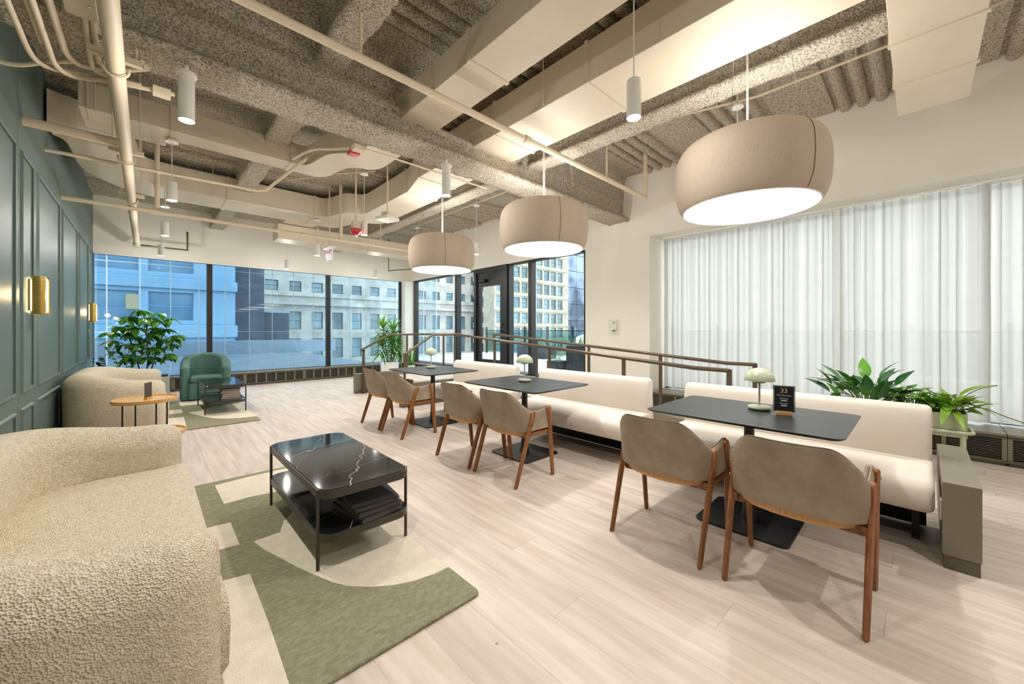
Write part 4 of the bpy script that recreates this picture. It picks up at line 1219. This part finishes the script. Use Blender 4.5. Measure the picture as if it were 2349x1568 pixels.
# potted dracaena
dr = thing('dracaena', 'spiky dracaena in a white cylinder pot behind the steps', 'plant', (4.72,9.75,0))
MB().lathe([(.001,0),(.215,0),(.225,.01),(.235,.44),(.228,.45),(.218,.44),(.216,.40),(.001,.40)], 40).build('pot', M['white_gloss'], dr, smooth=True)
MB().lathe([(.001,.405),(.217,.402)], 24).build('soil', M['soil'], dr)
dl = leaf_mesh('sword_leaf', .46, .046, .2, .35, 6, M['leaf'])
dl2 = leaf_mesh('sword_leaf_light', .46, .044, .2, .25, 6, M['leaf_lime'])
for (dx,dy,h,nl) in ((-.18,0,.98,60),(.14,.05,.88,60),(0.02,-.1,.64,60),(.2,-.08,.46,50),(-.16,.1,.5,50)):
    P = smooth_path([(dx*.2,dy*.2,.40),(dx*.6,dy*.6,.40+h*.4),(dx,dy,.40+h)],1)
    MB().tube(P, .011, 7).build('cane', M['stem'], dr, smooth=True)
    top = P[-1]
    for i in range(nl):
        u = i/nl
        put_leaf(dl if rnd.random()<.6 else dl2, dr, top - Vector((0,0,.22*u)), i*2.39996, R(80-115*u+rnd.uniform(-8,8)), R(rnd.uniform(-20,20)), rnd.uniform(.75,1.05))
# snake plant
sp_ = thing('snake_plant', 'snake plant in a small white pot by the corner glazing', 'plant', (5.22,9.55,0))
MB().lathe([(.001,0),(.11,0),(.125,.33),(.117,.335),(.113,.30),(.001,.30)], 32).build('pot', M['white_gloss'], sp_, smooth=True)
MB().lathe([(.001,.305),(.114,.303)], 20).build('soil', M['soil'], sp_)
sl = leaf_mesh('blade_leaf', .5, .06, .25, .03, 6, M['leaf'])
for i in range(10): put_leaf(sl, sp_, (rnd.uniform(-.05,.05),rnd.uniform(-.05,.05),.30), rnd.uniform(0,6.28), R(rnd.uniform(76,88)), rnd.uniform(0,3), rnd.uniform(.6,1.1))
# ------------------------------------------------------------------ planter stand by the curtains
PX0, PX1, PY0, PY1 = 4.86, 5.10, -.27, 1.0
st = thing('planter_stand', 'pale green tubular planter stand by the sheer curtains', 'planter stand')
MB().tube([(x,y,.455) for x,y in rrect(PX0-.02,PX1+.02,PY0-.03,PY1+.03,.05,4)]+[(PX1+.02,PY1-.02,.455)], .014, 8).build('top_rail', M['sage'], st, smooth=True)
box('apron', M['sage'], PX0, PX1, PY0, PY1, .41, .44, st, bev=.003)
for x in (PX0,PX1):
    for y in (PY0+.02,PY1-.02): box('leg', M['sage'], x-.012, x+.012, y-.012, y+.012, 0, .45, st, bev=.003)
pb = thing('planter_box', 'pale green planter box standing on the tubular stand', 'planter')
bb = MB(); o = rrect(PX0,PX1,PY0,PY1,.015,3); i = rrect(PX0+.008,PX1-.008,PY0+.008,PY1-.008,.012,3)
bb.loft([[(p[0],p[1],.47) for p in o],[(p[0],p[1],.605) for p in o],[(p[0],p[1],.605) for p in i],[(p[0],p[1],.575) for p in i]])
bb.build('box_body', M['sage2'], pb)
box('soil', M['soil'], PX0+.01, PX1-.01, PY0+.01, PY1-.01, .56, .582, pb)
def bushy(name, label, loc, me_list, n, spread, hmin, hmax, el=(10,70), s=(.7,1.1), seed=1, stems=True):
    r = random.Random(seed)
    e = thing(name, label, 'plant', loc)
    for i in range(n):
        a = i*2.39996 + r.uniform(-.3,.3); h = r.uniform(hmin,hmax); q = spread*math.sqrt((i+.5)/n)
        p = Vector((q*.7*math.cos(a), q*math.sin(a), h*(1-.5*(q/spread)**2)))
        if stems: MB().tube([(p.x*.2,p.y*.2,0),(p.x*.7,p.y*.7,p.z*.7),p], .003, 4).build('leaf_stem', M['stem_green'], e)
        put_leaf(r.choice(me_list), e, p, a, R(r.uniform(*el)), R(r.uniform(-25,25)), r.uniform(*s))
    return e
ag = leaf_mesh('broad_leaf', .20, .085, .2, .35, 6, M['leaf_dark'])
ag2 = leaf_mesh('broad_leaf_light', .20, .085, .2, .35, 6, M['leaf'])
po = leaf_mesh('heart_leaf', .12, .10, .15, .4, 5, M['leaf'])
po2 = leaf_mesh('heart_leaf_lime', .12, .10, .15, .4, 5, M['leaf_lime'])
fe = leaf_mesh('crinkled_leaf', .22, .055, .4, .5, 6, M['leaf_lime'])
bushy('broadleaf_plant', 'dark broad leaved plant at the banquette end of the planter box', (4.98,.36,.582), [ag,ag,ag2], 48, .27, .10,.30, (5,75), (.8,1.2), 5)
bushy('trailing_plant', 'heart leaved trailing plant in the middle of the planter box', (4.98,.04,.582), [po,po,po2], 46, .19, .06,.22, (-20,50), (.7,1.1), 6)
bushy('crinkled_fern', 'lime green crinkled fern at the curtain end of the planter box', (4.98,-.17,.582), [fe,fe,po2], 46, .13, .05,.17, (-10,70), (.7,1.2), 7)
vine = MB().tube(smooth_path([(5.0,-.22,.62),(5.05,-.36,.66),(5.08,-.46,.60),(5.1,-.58,.55)],1), .004, 5).build('dangling_vine', M['stem_green'])
tag(vine, 'thin bare runner trailing off the planter box end', 'vine')
MB().tube(smooth_path([(5.0,-.2,.66),(5.06,-.32,.80),(5.1,-.44,.84)],1), .003, 5).build('vine_shoot', M['stem_green'], vine)
# a single floor speck
tag(MB().prism([(1.055+.006*math.cos(a)*(1+.4*math.sin(3*a)), 1.205+.006*math.sin(a)) for a in [R(30*k) for k in range(12)]], 0.0004, .002).build('floor_fluff', mat('fluff','#A9A493',.9)), 'tiny grey fluff speck on the open floor', 'speck')
# ------------------------------------------------------------------ outside: terrace, screens, buildings
ter = struct(box('terrace', mat('terrace_slab','#9FA4A6',.8), XR+.67, 11.5, -4, 14, .1, .268), 'pale paved roof terrace outside the door', 'terrace')
pv = mat('terrace_paver', '#C9CCCC', .75, col2='#BFC3C4', nscale=6, per_object=.05)
me = None
for ix in range(8):
    for iy in range(28):
        p = (6.70+ix*.6, -3.6+iy*.6, .268)
        if me is None:
            o = MB().box(.003,.597,.003,.597,0,.012).build('paver', pv, ter, loc=p); me = o.data
        else: link('paver', me, None, ter, loc=p)
ra = thing('terrace_railing', 'dark post railing with glass panels along the terrace edge', 'railing')
for k in range(15):
    y = -3.5+k*1.2
    box('railing_post', M['bronze'], 11.0, 11.06, y-.04, y+.04, .28, 1.42, ra)
    if k < 14: box('glass_panel', glass('railing_glass','#BFD8D6'), 11.025, 11.035, y+.05, y+1.15, .38, 1.22, ra)
box('top_rail', M['bronze'], 10.99, 11.07, -3.6, 13.4, 1.24, 1.28, ra)
def ext_planter(label, x, y, sx, sy, h, grass, seed):
    e = thing('terrace_planter', label, 'planter', (x,y,.28))
    MB().prism(rrect(-sx,sx,-sy,sy,.01),0,h).build('planter_box', mat('charcoal_planter','#3B4043',.6), e, bev=.006)
    r = random.Random(seed); gm = leaf_mesh('grass_blade', .30, .014, .1, .6, 4, M['leaf'])
    for i in range(grass):
        put_leaf(gm, e, (r.uniform(-sx,sx)*.9, r.uniform(-sy,sy)*.9, h), r.uniform(0,6.28), R(r.uniform(20,85)), 0, r.uniform(.6,1.1), 'grass_blade')
ext_planter('tall charcoal planter of grass on the terrace', 8.0, 5.85, .30, .30, .62, 120, 1)
ext_planter('low charcoal planter of grass on the terrace', 7.75, 6.45, .22, .2, .22, 40, 2)
ext_planter('charcoal planter with a bush behind the terrace door', 10.3, 9.6, .30, .7, .45, 110, 3)
e = thing('terrace_chair', 'white woven terrace chair behind the tall planter', 'chair', (9.2,6.6,.28), R(200))
bb = MB(); bb.loft([[(.30*math.cos(R(a)),.30*math.sin(R(a)),z+ .10*max(0,-math.cos(R(a)))*(z>.6)) for a in range(60,301,12)] for z in (.42,.55,.70,.80)], cap=False, close=False)
bb.build('woven_back', mat('white_wicker','#E3E2DE',.7,bump=(-60,.8,.01)), e, smooth=True)
MB().lathe([(.001,.40),(.28,.40),(.29,.43),(.001,.44)],24).build('seat', M['white_metal'], e)
for a in (45,135,225,315): MB().cyl((.24*math.cos(R(a)),.24*math.sin(R(a)),0),(.2*math.cos(R(a)),.2*math.sin(R(a)),.42),.012,8).build('leg', M['white_metal'], e)
# windscreen outside the far windows
ws = thing('glass_screen', 'frameless outdoor glass screen with pale joints beyond the far windows', 'glass screen')
xs = [-1.75,-1.20]+[-.652+.535*k for k in range(17)]
for a, c in zip(xs[:-1], xs[1:]):
    pm2 = M['pane_blue'] if a < 2.0 else glass('screen_pane','#E6F0F4')
    for z0, z1 in ((.12,1.24),(1.26,2.84),(2.86,4.2)):
        box('screen_pane', pm2, a+.008, c-.008, 12.5, 12.506, z0, z1, ws)
jm = mat('joint_white','#DDE6EA',.5)
for a in xs: box('vertical_joint', jm, a-.008, a+.008, 12.495, 12.511, .12, 4.2, ws)
for z in (1.25, 2.85): box('horizontal_joint', jm, xs[0], xs[-1], 12.496, 12.510, z-.005, z+.005, ws)
struct(box('roof_deck', mat('roof_deck','#6F7C86',.6,col2='#606D78',nscale=1.2), -9, 6.0, YF+.16, 24, -.2, .1), 'grey blue roof deck outside the far windows', 'roof')
tag(box('parapet', mat('parapet_stone','#7B8996',.7), -12, 8, 23.4, 24, .1, .75), 'low grey parapet at the roof deck edge', 'parapet')
struct(box('street', mat('asphalt','#5A6068',.9), -120, 160, 12, 160, -12.2, -12), 'grey street far below', 'street')

K = 1.4
def facade(name, label, x0, x1, y, z0, z1, wm, rows, pitch, ww, gl, fr, off=0, depth=8, bands=(), bm=None, reveal=.18):
    e = thing(name, label, 'building')
    # wall built around the openings: spandrels between rows, piers between windows
    wl_ = MB(); zz = z0
    nwin = int((x1-x0-off*2)/pitch)
    for (a, b) in rows:
        wl_.box(x0, x1, y, y+depth, zz, a)
        xx = x0
        for k in range(nwin):
            xa = x0+off+pitch*k+(pitch-ww)/2
            wl_.box(xx, xa, y, y+depth*.5, a, b); xx = xa+ww
        wl_.box(xx, x1, y, y+depth*.5, a, b)
        zz = b
    wl_.box(x0, x1, y, y+depth, zz, z1)
    wl_.build('wall', wm, e)
    wf_ = None; wg_ = None
    for (a, b) in rows:
        for k in range(nwin):
            xa = x0+off+pitch*k+(pitch-ww)/2; h = b-a; t = .05*K
            f = MB().box(0,t,0,.06,0,h).box(ww-t,ww,0,.06,0,h).box(t,ww-t,0,.06,0,t).box(t,ww-t,0,.06,h-t,h).box(t,ww-t,0,.06,h*.5-t*.5,h*.5+t*.5)
            fo = f.build('window', fr, e, loc=(xa,y+reveal,a))
            MB().box(t*.5,ww-t*.5,.03,.04,t*.5,h-t*.5).build('pane', gl, fo)
    for (a, b, pr) in bands: box('cornice', bm or wm, x0-.1, x1+.1, y-pr, y, a, b, e, bev=.05)
    return e
def zk(z): return 1.3+(z-1.3)*K
stone = mat('cream_stone', '#C4C0B6', .85, col2='#A9A59C', nscale=.8, detail=8)
stone2 = mat('limestone_grid', '#BBB49E', .85, col2='#A09A86', nscale=1.2, detail=8)
blue = mat('blue_facade', '#7CA0B8', .6, col2='#7095B0', nscale=.5)
wg = mat('far_window_glass', '#46616C', .12, col2='#6E8A92', nscale=.7, per_object=.35, spec=.8)
wgb = mat('far_window_blue', '#3F6580', .15, col2='#55809C', nscale=.6, per_object=.2, spec=.8)
wfr = mat('far_window_frame', '#5C6263', .6)
rowsB = [(zk(-6.2),zk(-4.8)),(zk(-3.6),zk(-2.2)),(zk(-1.05),zk(.6)),(zk(1.35),zk(2.75)),(zk(4.35),zk(5.15)),(zk(6.2),zk(7.1)),(zk(8.3),zk(9.3))]
facade('stone_building', 'old cream stone building with a carved cornice across the street', 5.9*K, 29.2*K, 34*K, -12, 22, stone, rowsB, 1.62*K, .86*K, wg, wfr, off=.3,
       bands=((zk(3.25),zk(3.5),.5),(zk(3.95),zk(4.1),.25),(zk(-1.6),zk(-1.45),.15)))
rowsC = [(zk(-4.6+1.66*i), zk(-4.6+1.66*i+1.15)) for i in range(10)]
facade('limestone_building', 'limestone office building with a dense window grid beyond the terrace', 25.9*K, 38.0*K, 30*K, -12, 24, stone2, rowsC, 1.22*K, .98*K, wg, wfr, off=.2, depth=5,
       bands=[(zk(-4.6+1.66*i+1.28), zk(-4.6+1.66*i+1.36), .12) for i in range(10)])
rowsA = [(zk(-4),zk(-2.6)),(zk(-1.6),zk(-.3)),(zk(1.7),zk(2.9)),(zk(3.75),zk(4.6)),(zk(5.8),zk(7))]
fa = facade('blue_building', 'blue tinted office block behind the glass screen', -9*K, 3.0*K, 22*K, -12, 20, blue, rowsA, 1.75*K, 1.45*K, wgb, mat('blue_frame','#5A82A2',.5), off=.2,
       bands=((zk(3.05),zk(3.5),.2),(zk(.95),zk(1.5),.3)))
box('lit_blind', emit('lit_window', (.95,.82,.55), .55), -.62*K, -.25*K, 22*K-.02, 22*K-.005, zk(2.15), zk(2.75), fa)
an = thing('brick_annex', 'dark brick annex between the blue block and the stone building', 'building')
br = mat('dark_brick', '#3C4350', .9, col2='#495160', nscale=3)
MB().box(3.05*K,4.35*K,23*K,23*K+6,-12,zk(4.6)).box(4.35*K,5.6*K,23.5*K,23.5*K+5,-12,zk(2.2)).build('wall', br, an)
box('roof_cap', mat('annex_cap','#8792A0',.7), 4.33*K, 5.65*K, 23.5*K-.05, 23.5*K+5, zk(2.2), zk(2.3), an)
# glass tower with coloured panels beside the limestone building
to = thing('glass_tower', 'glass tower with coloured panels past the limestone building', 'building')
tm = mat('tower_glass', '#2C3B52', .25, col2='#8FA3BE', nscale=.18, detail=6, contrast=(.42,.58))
box('wall', mat('tower_core','#3A424E',.6), 38.6*K, 58*K, 31*K+.2, 31*K+10, -12, 40, to)
for i in range(12):
    for j in range(12):
        box('pane', tm, (38.6+i*1.2)*K+.04, (39.8+i*1.2)*K-.04, 31*K, 31*K+.15, -6+j*3.0, -3.1+j*3.0, to)
